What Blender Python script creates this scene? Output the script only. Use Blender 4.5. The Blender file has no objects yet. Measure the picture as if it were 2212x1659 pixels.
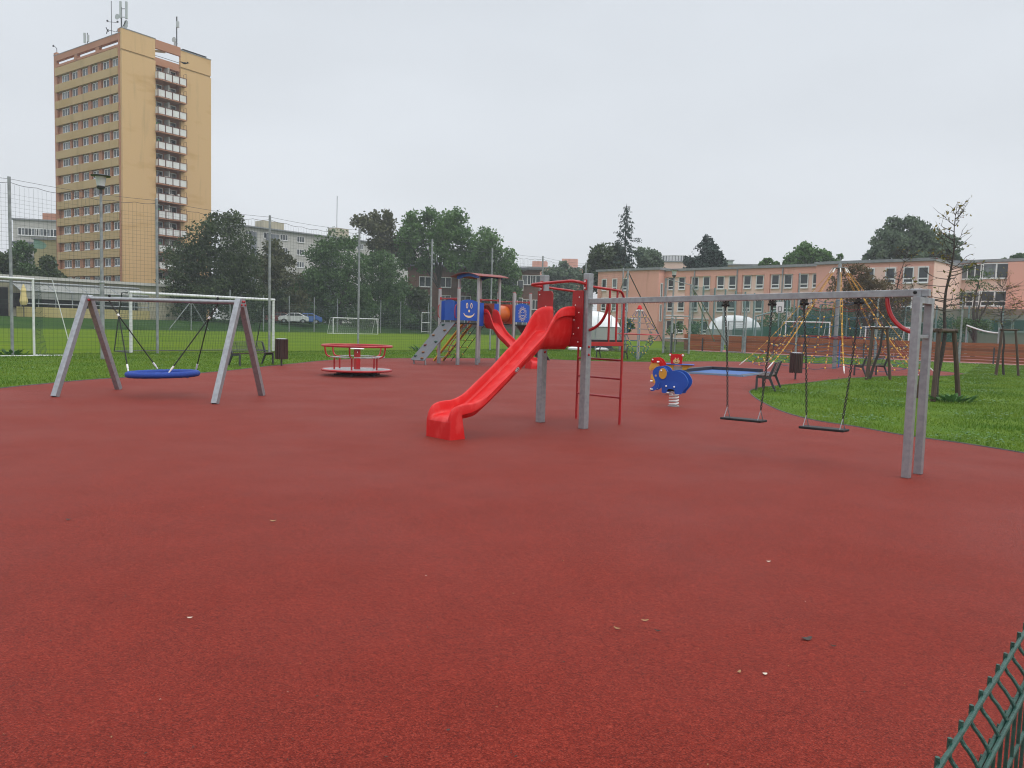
import bpy, bmesh, math, random
import numpy as np
from mathutils import Vector, Matrix
R_ = random.Random(7); NR = np.random.default_rng(11)
D = bpy.data; SC = bpy.context.scene; COL = SC.collection
PI = math.pi
# ------------------------------------------------------------------ camera
F = 1680.0; HC = 1.65; CX, CY = 1106.0, 829.5          # a 2212 x 1659 frame
rl = math.atan(.028); pt = math.atan(125*math.cos(rl)/F)
F0 = Vector((0, math.cos(pt), -math.sin(pt))); U0 = Vector((0, math.sin(pt), math.cos(pt))); R0 = Vector((1, 0, 0))
RV = math.cos(rl)*R0 + math.sin(rl)*U0; UV = -math.sin(rl)*R0 + math.cos(rl)*U0
cam = D.cameras.new('camera'); co = D.objects.new('camera', cam); COL.objects.link(co)
cam.sensor_width = 36; cam.lens = 36*F/2212; cam.clip_start = .05; cam.clip_end = 3000
m = Matrix((RV, UV, -F0)).transposed().to_4x4(); m.translation = (0, 0, HC); co.matrix_world = m
SC.camera = co
SC.render.resolution_x = 1024; SC.render.resolution_y = 768
SC.view_settings.view_transform = 'Standard'; SC.view_settings.look = 'None'; SC.view_settings.gamma = 1
SC.view_settings.exposure = 0.2
# ------------------------------------------------------------------ overcast sky and soft sun
SUN_EL, SUN_AZ = 48, 60                                  # azimuth from +y towards +x
w = D.worlds.new('World'); SC.world = w; w.use_nodes = True
nt = w.node_tree; nd = nt.nodes; lk = nt.links; nd.clear()
def N(t, tree=None, **k):
    n = (tree or nt).nodes.new(t)
    for a, b in k.items(): setattr(n, a, b)
    return n
out = N('ShaderNodeOutputWorld'); bg = N('ShaderNodeBackground'); lk.new(bg.outputs[0], out.inputs[0])
tc = N('ShaderNodeTexCoord'); sx = N('ShaderNodeSeparateXYZ'); lk.new(tc.outputs['Generated'], sx.inputs[0])
rp = N('ShaderNodeValToRGB'); lk.new(sx.outputs[2], rp.inputs[0])
e = rp.color_ramp.elements
e[0].position = 0; e[0].color = (.675, .70, .725, 1); e[1].position = 1; e[1].color = (1.80, 1.87, 1.95, 1)
for p_, c_ in ((.22, (.645, .68, .722, 1)), (.42, (.625, .665, .715, 1))):
    q_ = e.new(p_); q_.color = c_
# clouds: broad soft patches
mp = N('ShaderNodeMapping'); mp.inputs['Scale'].default_value = (1.2, 1.2, 3.5); lk.new(tc.outputs['Generated'], mp.inputs[0])
nz = N('ShaderNodeTexNoise'); nz.inputs['Scale'].default_value = 1.6; nz.inputs['Detail'].default_value = 5; nz.inputs['Roughness'].default_value = .45
lk.new(mp.outputs[0], nz.inputs[0])
mr = N('ShaderNodeMapRange'); mr.inputs[1].default_value = .3; mr.inputs[2].default_value = .7; mr.inputs[3].default_value = .935; mr.inputs[4].default_value = 1.06
lk.new(nz.outputs[0], mr.inputs[0])
mu = N('ShaderNodeMix', data_type='RGBA', blend_type='MULTIPLY'); mu.inputs[0].default_value = 1
lk.new(rp.outputs[0], mu.inputs[6]); lk.new(mr.outputs[0], mu.inputs[7])
sky = N('ShaderNodeTexSky', sky_type='NISHITA'); sky.sun_disc = False
sky.sun_elevation = math.radians(SUN_EL); sky.sun_rotation = math.radians(SUN_AZ)
sm = N('ShaderNodeMix', data_type='RGBA'); sm.inputs[0].default_value = .0015   # a trace of blue through the cloud
lk.new(mu.outputs[2], sm.inputs[6]); lk.new(sky.outputs[0], sm.inputs[7]); lk.new(sm.outputs[2], bg.inputs[0])
SKY_STRENGTH = 1.0; bg.inputs[1].default_value = SKY_STRENGTH
sl = D.lights.new('sun', 'SUN'); so = D.objects.new('sun', sl); COL.objects.link(so)
sl.energy = .9; sl.angle = math.radians(35); sl.color = (1, .97, .92)
a_, e_ = math.radians(SUN_AZ+60), math.radians(SUN_EL)
sdir = Vector((math.sin(a_)*math.cos(e_), math.cos(a_)*math.cos(e_), math.sin(e_)))
so.rotation_euler = sdir.to_track_quat('Z', 'Y').to_euler(); so.location = (0, 0, 60)
SC.cycles.max_bounces = 6; SC.cycles.transparent_max_bounces = 24; SC.cycles.diffuse_bounces = 3
SC.cycles.volume_bounces = 0; SC.cycles.filter_width = 1.1; SC.cycles.use_denoising = True

# ------------------------------------------------------------------ helpers
def ray(x, y): return F0 + RV*((x-CX)/F) + UV*((CY-y)/F)
CAM = Vector((0, 0, HC))
def G(x, y, z=0.0):                       # where the photo's pixel meets the height z
    d = ray(x, y); return CAM + d*((z-HC)/d.z)
def at(x, y, Y): d = ray(x, y); return CAM + d*(Y/d.y)
def onp(x, y, P, d):                      # ... meets the upright plane through P along d
    d = Vector((d[0], d[1])); n = Vector((-d.y, d.x)); q = ray(x, y)
    return CAM + q*(n.dot(Vector((P[0]-CAM.x, P[1]-CAM.y)))/n.dot(Vector((q.x, q.y))))
def unit(x, y): v = Vector((x, y, 0)); return v.normalized()

def nmat(name):
    m = D.materials.new(name); m.use_nodes = True; t = m.node_tree
    return m, t, t.nodes['Principled BSDF']
def mat(name, c, rough=.55, metal=0.0, c2=None, scale=6.0, amt=(.35, .65), detail=4, bump=0.0, bscale=40, coat=0.0, stretch=None, spec=.5, rvar=0.0):
    m, t, b = nmat(name)
    b.inputs['Base Color'].default_value = (*c, 1); b.inputs['Roughness'].default_value = rough
    b.inputs['Metallic'].default_value = metal; b.inputs['Coat Weight'].default_value = coat
    b.inputs['Specular IOR Level'].default_value = spec
    tc = N('ShaderNodeTexCoord', t); src = tc.outputs['Object']
    if stretch:
        mp = N('ShaderNodeMapping', t); mp.inputs['Scale'].default_value = stretch; t.links.new(src, mp.inputs[0]); src = mp.outputs[0]
    if c2 or rvar:
        n = N('ShaderNodeTexNoise', t); n.inputs['Scale'].default_value = scale; n.inputs['Detail'].default_value = detail
        t.links.new(src, n.inputs[0])
        r = N('ShaderNodeMapRange', t); r.inputs[1].default_value, r.inputs[2].default_value = amt; t.links.new(n.outputs[0], r.inputs[0])
        if c2:
            x = N('ShaderNodeMix', t, data_type='RGBA'); x.inputs[6].default_value = (*c, 1); x.inputs[7].default_value = (*c2, 1)
            t.links.new(r.outputs[0], x.inputs[0]); t.links.new(x.outputs[2], b.inputs['Base Color'])
        if rvar:
            r2 = N('ShaderNodeMapRange', t); r2.inputs[1].default_value, r2.inputs[2].default_value = amt
            r2.inputs[3].default_value = max(.05, rough-rvar); r2.inputs[4].default_value = rough+rvar
            t.links.new(n.outputs[0], r2.inputs[0]); t.links.new(r2.outputs[0], b.inputs['Roughness'])
    if bump:
        n = N('ShaderNodeTexNoise', t); n.inputs['Scale'].default_value = bscale; n.inputs['Detail'].default_value = 3
        t.links.new(tc.outputs['Object'], n.inputs[0])
        k = N('ShaderNodeBump', t); k.inputs['Strength'].default_value = bump; k.inputs['Distance'].default_value = .02
        t.links.new(n.outputs[0], k.inputs['Height']); t.links.new(k.outputs[0], b.inputs['Normal'])
    return m
def leafmat(name, ca, cb, rough=.55, trans=.25):
    m, t, b = nmat(name)
    g = N('ShaderNodeNewGeometry', t); x = N('ShaderNodeMix', t, data_type='RGBA')
    x.inputs[6].default_value = (*ca, 1); x.inputs[7].default_value = (*cb, 1)
    tc = N('ShaderNodeTexCoord', t); n = N('ShaderNodeTexNoise', t); n.inputs['Scale'].default_value = .45; n.inputs['Detail'].default_value = 3
    t.links.new(tc.outputs['Object'], n.inputs[0])
    a = N('ShaderNodeMath', t, operation='MULTIPLY_ADD'); a.inputs[1].default_value = .6; t.links.new(g.outputs['Random Per Island'], a.inputs[0])
    r = N('ShaderNodeMapRange', t); r.inputs[1].default_value = .35; r.inputs[2].default_value = .68; r.inputs[3].default_value = 0; r.inputs[4].default_value = .6
    t.links.new(n.outputs[0], r.inputs[0]); t.links.new(r.outputs[0], a.inputs[2]); t.links.new(a.outputs[0], x.inputs[0])
    t.links.new(x.outputs[2], b.inputs['Base Color']); b.inputs['Roughness'].default_value = rough
    b.inputs['Specular IOR Level'].default_value = .3
    if trans:
        tr = N('ShaderNodeBsdfTranslucent', t); t.links.new(x.outputs[2], tr.inputs[0])
        s = N('ShaderNodeMixShader', t); s.inputs[0].default_value = trans
        t.links.new(b.outputs[0], s.inputs[1]); t.links.new(tr.outputs[0], s.inputs[2]); t.links.new(s.outputs[0], t.nodes['Material Output'].inputs[0])
    return m
def sheer(name, c, opacity, rough=.6):
    m, t, b = nmat(name); b.inputs['Base Color'].default_value = (*c, 1); b.inputs['Roughness'].default_value = rough
    tr = N('ShaderNodeBsdfTransparent', t); s = N('ShaderNodeMixShader', t); s.inputs[0].default_value = opacity
    t.links.new(tr.outputs[0], s.inputs[1]); t.links.new(b.outputs[0], s.inputs[2]); t.links.new(s.outputs[0], t.nodes['Material Output'].inputs[0])
    return m

class MB:
    def __init__(s): s.v = []; s.f = []; s.mi = []; s.cur = 0
    def add(s, vs, fs):
        o = len(s.v); s.v += [tuple(v) for v in vs]; s.f += [tuple(i+o for i in f) for f in fs]; s.mi += [s.cur]*len(fs); return s
    def box(s, c, sz, ax=None):
        c = Vector(c); X, Y, Z = ax or (Vector((1, 0, 0)), Vector((0, 1, 0)), Vector((0, 0, 1)))
        X = X*(sz[0]/2); Y = Y*(sz[1]/2); Z = Z*(sz[2]/2)
        return s.add([c+a*X+b*Y+d*Z for a in (-1, 1) for b in (-1, 1) for d in (-1, 1)],
                     [(0, 1, 3, 2), (4, 6, 7, 5), (0, 4, 5, 1), (2, 3, 7, 6), (0, 2, 6, 4), (1, 5, 7, 3)])
    def bar(s, p, q, w, h=None, up=(0, 0, 1)):
        p = Vector(p); q = Vector(q); z = (q-p); L = z.length; z.normalize(); x = Vector(up).cross(z)
        if x.length < 1e-4: x = Vector((1, 0, 0)).cross(z)
        x.normalize(); y = z.cross(x)
        return s.box((p+q)/2, (w, h or w, L), (x, y, z))
    def post(s, p, ztop, w, d=None, ux=Vector((1, 0, 0)), zb=0.0):
        ux = Vector(ux).normalized(); uy = Vector((-ux.y, ux.x, 0))
        return s.box((p[0], p[1], (ztop+zb)/2), (w, d or w, ztop-zb), (ux, uy, Vector((0, 0, 1))))
    def tube(s, pts, r, n=8, closed=False, caps=True):
        P = [Vector(p) for p in pts]; k = len(P); rr = r if isinstance(r, (list, tuple)) else [r]*k
        T = []
        for i in range(k):
            a = P[(i-1) % k] if (closed or i) else P[i]; b = P[(i+1) % k] if (closed or i < k-1) else P[i]
            d = b-a; T.append(d.normalized() if d.length > 1e-9 else Vector((0, 0, 1)))
        x = T[0].cross(Vector((0, 0, 1)))
        if x.length < 1e-3: x = T[0].cross(Vector((1, 0, 0)))
        x.normalize(); vs = []
        for i in range(k):
            x = x - T[i]*x.dot(T[i])
            x = x.normalized() if x.length > 1e-6 else T[i].orthogonal().normalized()
            y = T[i].cross(x)
            vs += [P[i]+(x*math.cos(2*PI*j/n)+y*math.sin(2*PI*j/n))*rr[i] for j in range(n)]
        fs = []
        for i in range(k if closed else k-1):
            a, b = i*n, ((i+1) % k)*n
            fs += [(a+j, a+(j+1) % n, b+(j+1) % n, b+j) for j in range(n)]
        if caps and not closed: fs += [tuple(range(n-1, -1, -1)), tuple(range((k-1)*n, k*n))]
        return s.add(vs, fs)
    def lathe(s, prof, c, n=16):
        c = Vector(c); vs = []
        for r, z in prof: vs += [c+Vector((r*math.cos(2*PI*j/n), r*math.sin(2*PI*j/n), z)) for j in range(n)]
        fs = [(i*n+j, i*n+(j+1) % n, (i+1)*n+(j+1) % n, (i+1)*n+j) for i in range(len(prof)-1) for j in range(n)]
        if prof[0][0] > 1e-4: fs.append(tuple(range(n-1, -1, -1)))
        if prof[-1][0] > 1e-4: fs.append(tuple(range((len(prof)-1)*n, len(prof)*n)))
        return s.add(vs, fs)
    def prism(s, poly, o, ux, uy, t):
        o = Vector(o); ux = Vector(ux); uy = Vector(uy); nn = ux.cross(uy).normalized()*(t/2); k = len(poly)
        vs = [o+ux*a+uy*b-nn for a, b in poly] + [o+ux*a+uy*b+nn for a, b in poly]
        return s.add(vs, [tuple(range(k-1, -1, -1)), tuple(range(k, 2*k))] + [(i, (i+1) % k, k+(i+1) % k, k+i) for i in range(k)])
    def ball(s, c, r, n=10, sc=(1, 1, 1)):
        c = Vector(c); h = n//2; vs = [c+Vector((0, 0, -r*sc[2]))]
        for i in range(1, h):
            a = -PI/2+PI*i/h
            vs += [c+Vector((r*sc[0]*math.cos(a)*math.cos(2*PI*j/n), r*sc[1]*math.cos(a)*math.sin(2*PI*j/n), r*sc[2]*math.sin(a))) for j in range(n)]
        vs.append(c+Vector((0, 0, r*sc[2]))); fs = [(0, 1+(j+1) % n, 1+j) for j in range(n)]
        for i in range(h-2): fs += [(1+i*n+j, 1+i*n+(j+1) % n, 1+(i+1)*n+(j+1) % n, 1+(i+1)*n+j) for j in range(n)]
        b = 1+(h-2)*n; fs += [(b+j, b+(j+1) % n, len(vs)-1) for j in range(n)]
        return s.add(vs, fs)
    def quad(s, a, b, c, d): return s.add([a, b, c, d], [(0, 1, 2, 3)])
    def build(s, name, mats, parent=None, smooth=35, bevel=0):
        me = D.meshes.new(name); off = OFF.get(parent.name, Vector((0, 0, 0))) if parent else Vector((0, 0, 0))
        me.from_pydata([(x-off.x, y-off.y, z-off.z) for x, y, z in s.v], [], s.f)
        for mm in (mats if isinstance(mats, (list, tuple)) else [mats]): me.materials.append(mm)
        if max(s.mi, default=0): me.polygons.foreach_set('material_index', s.mi)
        b = bmesh.new(); b.from_mesh(me); bmesh.ops.recalc_face_normals(b, faces=b.faces); b.to_mesh(me); b.free()
        if smooth:
            me.polygons.foreach_set('use_smooth', [True]*len(me.polygons)); me.set_sharp_from_angle(angle=math.radians(smooth))
        o = D.objects.new(name, me); COL.objects.link(o)
        if parent: o.parent = parent; OFF[o.name] = off
        if bevel:
            k = o.modifiers.new('bevel', 'BEVEL'); k.width = bevel; k.segments = 2; k.limit_method = 'ANGLE'; k.angle_limit = math.radians(50)
        return o
OFF = {}
def tag(o, label=None, cat=None, group=None, kind=None):
    if label: o['label'] = label
    if cat: o['category'] = cat
    if group: o['group'] = group
    if kind: o['kind'] = kind
    return o
def thing(name, label, cat, loc=(0, 0, 0), rz=0, group=None):
    o = D.objects.new(name, None); COL.objects.link(o); o.location = loc; o.rotation_euler = (0, 0, rz); o.empty_display_size = .3
    OFF[o.name] = Vector(loc) if not rz else Vector((0, 0, 0))
    return tag(o, label, cat, group)
def dup(root, loc, rz, label, group=None):
    r = root.copy(); COL.objects.link(r); r.location = loc; r.rotation_euler = (0, 0, rz); r['label'] = label
    if group: r['group'] = group
    for c in root.children:
        k = c.copy(); COL.objects.link(k); k.parent = r
        for g in c.children:
            h = g.copy(); COL.objects.link(h); h.parent = k
    return r
def inst(src, name, parent, M):           # another copy of one part's mesh
    o = D.objects.new(name, src); COL.objects.link(o); o.parent = parent
    o.matrix_local = M; OFF[o.name] = OFF.get(parent.name, Vector((0, 0, 0))); return o
def smoothline(P, n=6, closed=False):
    P = [Vector(p) for p in P]; k = len(P); o = []
    for i in range(k if closed else k-1):
        p0 = P[(i-1) % k] if (closed or i) else P[0]; p1 = P[i]; p2 = P[(i+1) % k]; p3 = P[(i+2) % k] if (closed or i+2 < k) else P[-1]
        for j in range(n):
            t = j/n; o.append(.5*((2*p1)+(p2-p0)*t+(2*p0-5*p1+4*p2-p3)*t*t+(3*p1-p0-3*p2+p3)*t**3))
    if not closed: o.append(P[-1])
    return o
def arrmesh(name, V, Fq, mats, parent=None, mi=None):   # quads or tris from numpy arrays
    off = OFF.get(parent.name, Vector((0, 0, 0))) if parent else Vector((0, 0, 0))
    V = np.asarray(V, np.float32)-np.array(off, np.float32); k = Fq.shape[1]
    me = D.meshes.new(name); me.vertices.add(len(V)); me.vertices.foreach_set('co', V.ravel())
    me.loops.add(Fq.size); me.loops.foreach_set('vertex_index', Fq.ravel().astype(np.int32))
    me.polygons.add(len(Fq)); me.polygons.foreach_set('loop_start', np.arange(0, Fq.size, k, dtype=np.int32))
    for mm in (mats if isinstance(mats, (list, tuple)) else [mats]): me.materials.append(mm)
    if mi is not None: me.polygons.foreach_set('material_index', np.asarray(mi, np.int32))
    me.update(); me.validate()
    o = D.objects.new(name, me); COL.objects.link(o)
    if parent: o.parent = parent; OFF[o.name] = off
    return o

# ------------------------------------------------------------------ materials
galv = mat('galvanised_steel', (.35, .365, .385), .42, .5, (.28, .288, .305), 13, (.36, .66), 8, rvar=.08)
galvpost = mat('weathered_galvanised', (.33, .35, .36), .55, .35, (.22, .235, .245), 5, (.35, .65), 5)
alu = mat('anodised_post', (.42, .41, .42), .5, .2, (.36, .355, .36), 3)
redpaint = mat('red_enamel', (.43, .013, .017), .34, 0, (.34, .010, .014), 3, coat=.25)
redplast = mat('red_plastic', (.60, .0105, .011), .45, 0, (.50, .008, .009), 2.2, (.3, .7), 6, rvar=.1, spec=.28)
scuffed = mat('scuffed_red_plastic', (.60, .0105, .011), .45, 0, (.66, .040, .036), 9, (.50, .68), 9, stretch=(1, 1, .5), spec=.3)
redpanel = mat('red_board', (.36, .012, .014), .42, 0, (.29, .010, .012), 4)
blueplast = mat('blue_board', (.010, .080, .43), .42, 0, (.009, .068, .38), 3)
bluering = mat('blue_rope_ring', (.009, .042, .25), .75, 0, (.013, .058, .34), 30, bump=.5, bscale=90)
yellowp = mat('yellow_board', (.72, .40, .035), .45, 0, (.62, .34, .03), 4)
orangep = mat('orange_plastic', (.62, .135, .015), .36, 0, (.52, .10, .012), 3, coat=.2)
cream = mat('cream_board', (.78, .60, .36), .5)
white = mat('white_paint', (.74, .75, .75), .45, 0, (.62, .63, .63), 6)
whiteb = mat('white_cap', (.80, .80, .78), .35)
black = mat('black_rubber', (.014, .014, .015), .55, 0, (.022, .022, .022), 12, spec=.25)
blueedge = mat('blue_board_edge', (.05, .20, .62), .45)
rope = mat('black_rope', (.02, .02, .022), .8)
darkmetal = mat('dark_cast_iron', (.045, .048, .055), .5, .3, (.07, .072, .08), 9)
chainm = mat('chain_steel', (.045, .043, .04), .5, .4)
greyplate = mat('grey_climbing_board', (.115, .118, .13), .55, 0, (.095, .098, .108), 8)
brownslat = mat('brown_stained_slat', (.034, .014, .012), .5, 0, (.060, .026, .020), 7, stretch=(8, 8, 1))
# ------------------------------------------------------------------ ground
def rubber():
    m, t, b = nmat('red_rubber_granules'); L = t.links
    tc = N('ShaderNodeTexCoord', t)
    v = N('ShaderNodeTexVoronoi', t); v.inputs['Scale'].default_value = 165; L.new(tc.outputs['Object'], v.inputs['Vector'])
    sp = N('ShaderNodeSeparateColor', t); L.new(v.outputs['Color'], sp.inputs[0])
    r = N('ShaderNodeValToRGB', t); L.new(sp.outputs[0], r.inputs[0])
    for i, (p, c) in enumerate(((0, (.085, .0080, .0044)), (.35, (.148, .0138, .0074)), (.75, (.190, .0196, .0105)), (1, (.255, .037, .022)))):
        k = r.color_ramp.elements[i] if i < 2 else r.color_ramp.elements.new(p)
        k.position = p; k.color = (*c, 1)
    def noise(s, lo, hi, a, bb, det=4):
        n = N('ShaderNodeTexNoise', t); n.inputs['Scale'].default_value = s; n.inputs['Detail'].default_value = det; L.new(tc.outputs['Object'], n.inputs[0])
        q = N('ShaderNodeMapRange', t); q.inputs[1].default_value = lo; q.inputs[2].default_value = hi; q.inputs[3].default_value = a; q.inputs[4].default_value = bb
        L.new(n.outputs[0], q.inputs[0]); return q.outputs[0]
    x = r.outputs[0]
    for o in (noise(.32, .3, .7, .955, 1.045), noise(2.6, .3, .7, .93, 1.07, 6), noise(26, .3, .7, .88, 1.12)):
        k = N('ShaderNodeMix', t, data_type='RGBA', blend_type='MULTIPLY'); k.inputs[0].default_value = 1
        L.new(x, k.inputs[6]); L.new(o, k.inputs[7]); x = k.outputs[2]
    L.new(x, b.inputs['Base Color'])
    L.new(noise(.55, .35, .65, .52, .64, 5), b.inputs['Roughness'])
    b.inputs['Specular IOR Level'].default_value = .085; b.inputs['Sheen Weight'].default_value = .26; b.inputs['Sheen Roughness'].default_value = .24; b.inputs['Sheen Tint'].default_value = (1, .42, .36, 1)
    bp = N('ShaderNodeBump', t); bp.inputs['Strength'].default_value = .55; bp.inputs['Distance'].default_value = .004
    L.new(v.outputs['Distance'], bp.inputs['Height']); L.new(bp.outputs[0], b.inputs['Normal'])
    return m
M_rubber = rubber()
turf = mat('turf', (.060, .125, .012), .7, 0, (.105, .165, .018), .8, (.3, .7), 8, bump=.6, bscale=60, spec=.04)
fieldturf = mat('mown_field', (.106, .160, .009), .75, 0, (.078, .134, .008), .22, (.35, .65), 9, bump=.4, bscale=30, spec=.02)
bankturf = mat('rough_grass_bank', (.022, .058, .014), .8, 0, (.040, .080, .018), .5, (.3, .7), 8, bump=.8, bscale=6, spec=.03)
kerbm = mat('edging_rubber', (.05, .045, .045), .7, 0, (.09, .08, .078), 8)
gravel = mat('grey_gravel', (.20, .185, .17), .9, 0, (.30, .28, .26), 30, bump=.4)
def sheet(name, P, z, m, kind='structure'):
    mb = MB(); mb.add([(p[0], p[1], z) for p in P], [tuple(range(len(P)))]); o = mb.build(name, m, smooth=0); tag(o, kind=kind); return o
sheet('ground', [(-700, -60), (700, -60), (700, 900), (-700, 900)], -.03, turf)
NP = [G(*q) for q in [(0, 839), (100, 829), (200, 820), (320, 813), (420, 807), (500, 800), (570, 792), (640, 785), (700, 779), (780, 775), (890, 774), (1000, 774), (1100, 774.5), (1180, 776), (1250, 779), (1340, 781), (1420, 782), (1500, 781), (1580, 781), (1660, 783), (1760, 785.5), (1850, 788), (1940, 794), (2012, 800), (2060, 805), (2086, 808)]]
IS = [G(*q) for q in [(2086, 808), (2050, 811.5), (1990, 812), (1900, 813.5), (1820, 818), (1750, 826), (1690, 832), (1645, 837), (1622, 843), (1622, 851), (1642, 866), (1690, 889), (1760, 908), (1850, 922), (1950, 940), (2080, 958), (2212, 979), (2330, 1000)]]
far_l = smoothline([G(-330, 900), G(-150, 860)]+NP, 5); isl = smoothline(IS, 5)
outl = [(v.x, v.y) for v in far_l[:-1]]+[(v.x, v.y) for v in isl]+[(14, 10), (14, -4), (-16, -4)]
sheet('rubber_surface', outl, 0.0, M_rubber)
lawnP = [(v.x, v.y) for v in isl]+[(16, 10), (40, 20), (60, 36), (41, 45.9), (32, 53)]
sheet('lawn', lawnP+[(26.5, 57), (22.5, 50)], -.008, turf)
for nm, ln in (('lawn_edging', isl), ('surface_edging', far_l)):
    mb = MB(); mb.tube([(v.x, v.y, .0) for v in ln], .018, 6); tag(mb.build(nm, kerbm), kind='structure')
# sports field behind the tall net; a bank rises on its far side
fd = unit(.79, 1); fn = Vector((-fd.y, fd.x, 0)); FP = G(27, 767); FP.z = 0     # fence line and its far normal
def fl(s, n, z=0): v = FP+fd*s+fn*n; return Vector((v.x, v.y, z))
sheet('sports_field', [fl(-40, .8), fl(70, .8), fl(118, 1), fl(150, 57), fl(-60, 57)], -.012, fieldturf)
mb = MB()
def bankz(n): return 0 if n < 56 else min(1.15, (n-56)/6*1.15)
prof = [(56.6, -.04), (58.5, .35), (61, .95), (63, 1.12), (66, 1.2), (420, 1.2)]
for i in range(len(prof)-1):
    for j in range(24):
        s0, s1 = -120+j*25, -120+(j+1)*25
        mb.quad(fl(s0, *prof[i]), fl(s1, *prof[i]), fl(s1, *prof[i+1]), fl(s0, *prof[i+1]))
tag(mb.build('grass_bank', bankturf), kind='structure')

# grass blades and clover
grassm = leafmat('grass_blade', (.055, .145, .010), (.175, .255, .026), .5, .38)
cloverm = leafmat('clover_leaf', (.05, .13, .03), (.10, .20, .06), .45, .2)
def inside(P, X, Y):
    c = np.zeros(len(X), bool); k = len(P)
    for i in range(k):
        x1, y1 = P[i]; x2, y2 = P[(i+1) % k]
        c ^= ((y1 > Y) != (y2 > Y)) & (X < (x2-x1)*(Y-y1)/((y2-y1) or 1e-9)+x1)
    return c
def blades(name, poly, box, n, seed, hmin=.025, hmax=.062, clover=.0):
    g = np.random.default_rng(seed); X = g.uniform(box[0], box[1], n); Y = box[2]+(box[3]-box[2])*g.uniform(0, 1, n)**1.45
    k = inside(poly, X, Y); X, Y = X[k], Y[k]; n = len(X); X = X+g.normal(0, .022, n); Y = Y+g.normal(0, .022, n)
    d = np.hypot(X, Y); h = g.uniform(hmin, hmax, n)*(.75+.5*np.sin(X*1.9+np.sin(Y*1.3))*np.cos(Y*1.1)); wd = .0022+.00036*d
    a = g.uniform(0, 2*PI, n); le = g.normal(0, .55, (n, 2))*h[:, None]
    wx, wy = np.cos(a)*wd, np.sin(a)*wd
    V = np.zeros((n, 3, 3)); V[:, 0] = np.c_[X-wx, Y-wy, np.full(n, -.02)]; V[:, 1] = np.c_[X+wx, Y+wy, np.full(n, -.02)]; V[:, 2] = np.c_[X+le[:, 0], Y+le[:, 1], h]
    V = V.reshape(-1, 3); T = np.arange(3*n).reshape(-1, 3); mi = np.zeros(n, int)
    if clover:
        m = int(n*clover); X = g.uniform(box[0], box[1], m); Y = box[2]+(box[3]-box[2])*g.uniform(0, 1, m)**1.45
        k = inside(poly, X, Y) & ((np.sin(X*1.7+.6*Y)+np.sin(Y*2.1-.8*X)+g.normal(0, .45, m)) > .9); X, Y = X[k], Y[k]; m = len(X)
        z = g.uniform(.04, .10, m); s = g.uniform(.014, .03, m)*(1+np.hypot(X, Y)*.02); a = g.uniform(0, 2*PI, m)
        W = np.zeros((m, 3, 3))
        for q in range(3):
            W[:, q] = np.c_[X+s*np.cos(a+2.1*q), Y+s*np.sin(a+2.1*q), z+g.normal(0, .008, m)]
        T = np.r_[T, np.arange(3*m).reshape(-1, 3)+len(V)]; V = np.r_[V, W.reshape(-1, 3)]; mi = np.r_[mi, np.ones(m, int)]
    tag(arrmesh(name, V, T, [grassm, cloverm], mi=mi), kind='stuff')
blades('lawn_grass', lawnP, (5.5, 34, 9.5, 52), 380000, 3, clover=.3)
stripP = [(v.x, v.y) for v in far_l[4:90]]
stripP = stripP+[(fl(60, 1.2).x, fl(60, 1.2).y), (fl(-12, 1.2).x, fl(-12, 1.2).y)]
blades('border_grass', stripP, (-26, 12, 14, 62), 230000, 4, clover=.25)
wl0, wl1 = Vector((14.6, 66.6, 0)), Vector((33.4, 52.0, 0)); wd = (wl1-wl0).normalized(); wn = Vector((-wd.y, wd.x, 0))
if wn.y < 0: wn = -wn
backP = [(v.x, v.y) for v in far_l[60:]]+[((wl0+wd*32).x, (wl0+wd*32).y-1), (wl0.x, wl0.y-1), (2, 66)]
blades('back_grass', backP, (-2, 40, 34, 68), 60000, 5, clover=.25)
q = [wl0-wn*.8, wl0+wd*40-wn*.8, wl0+wd*40+wn*.1, wl0+wn*.1]
sheet('gravel_strip', [(v.x, v.y) for v in q], -.004, gravel)

# ------------------------------------------------------------------ near fence panel, lower right corner
greenwire = mat('green_coated_wire', (.012, .055, .042), .42, 0, (.022, .085, .066), 60, (.35, .65), 3, bump=.25, bscale=200)
fa, fb = Vector((.60, 1.045, 1.03)), Vector((1.32, 1.855, 1.03)); fdir = (fb-fa).normalized(); ftow = Vector((fdir.y, -fdir.x, 0))
t = thing('mesh_fence_panel', 'dark green wire mesh fence panel with wet top wire in the near corner', 'fence', (.9, 1.4, 0))
mb = MB(); k = 60
pts = [fa-fdir*.5+fdir*(1.75*i/k)+Vector((0, 0, R_.uniform(-.001, .001))) for i in range(k+1)]
mb.tube(pts, [.0042+R_.uniform(0, .0009) for _ in pts], 8)
for off, dz in ((.030, -.062), (.021, -.066)): mb.tube([p+ftow*off+Vector((0, 0, dz)) for p in pts], .0042, 8)
mb.tube([p+ftow*.0+Vector((0, 0, -.26)) for p in pts], .0042, 8)
mb.build('wire_rail', greenwire, t)
mb = MB(); sp = .0735
for i in range(-5, 15):
    p = fa+fdir*(.13+sp*i); z = Vector((0, 0, 1))
    q = [p+z*.012-ftow*.004, p-z*.018-ftow*.003, p+ftow*.010-z*.034, p+ftow*.026-z*.058, p+ftow*.027-z*.075, p+ftow*.012-z*.105, p-z*.14, p-z*.5, p-z*1.03]
    mb.tube(smoothline(q, 2), .0037, 7)
mb.build('upright_wire', greenwire, t)

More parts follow.
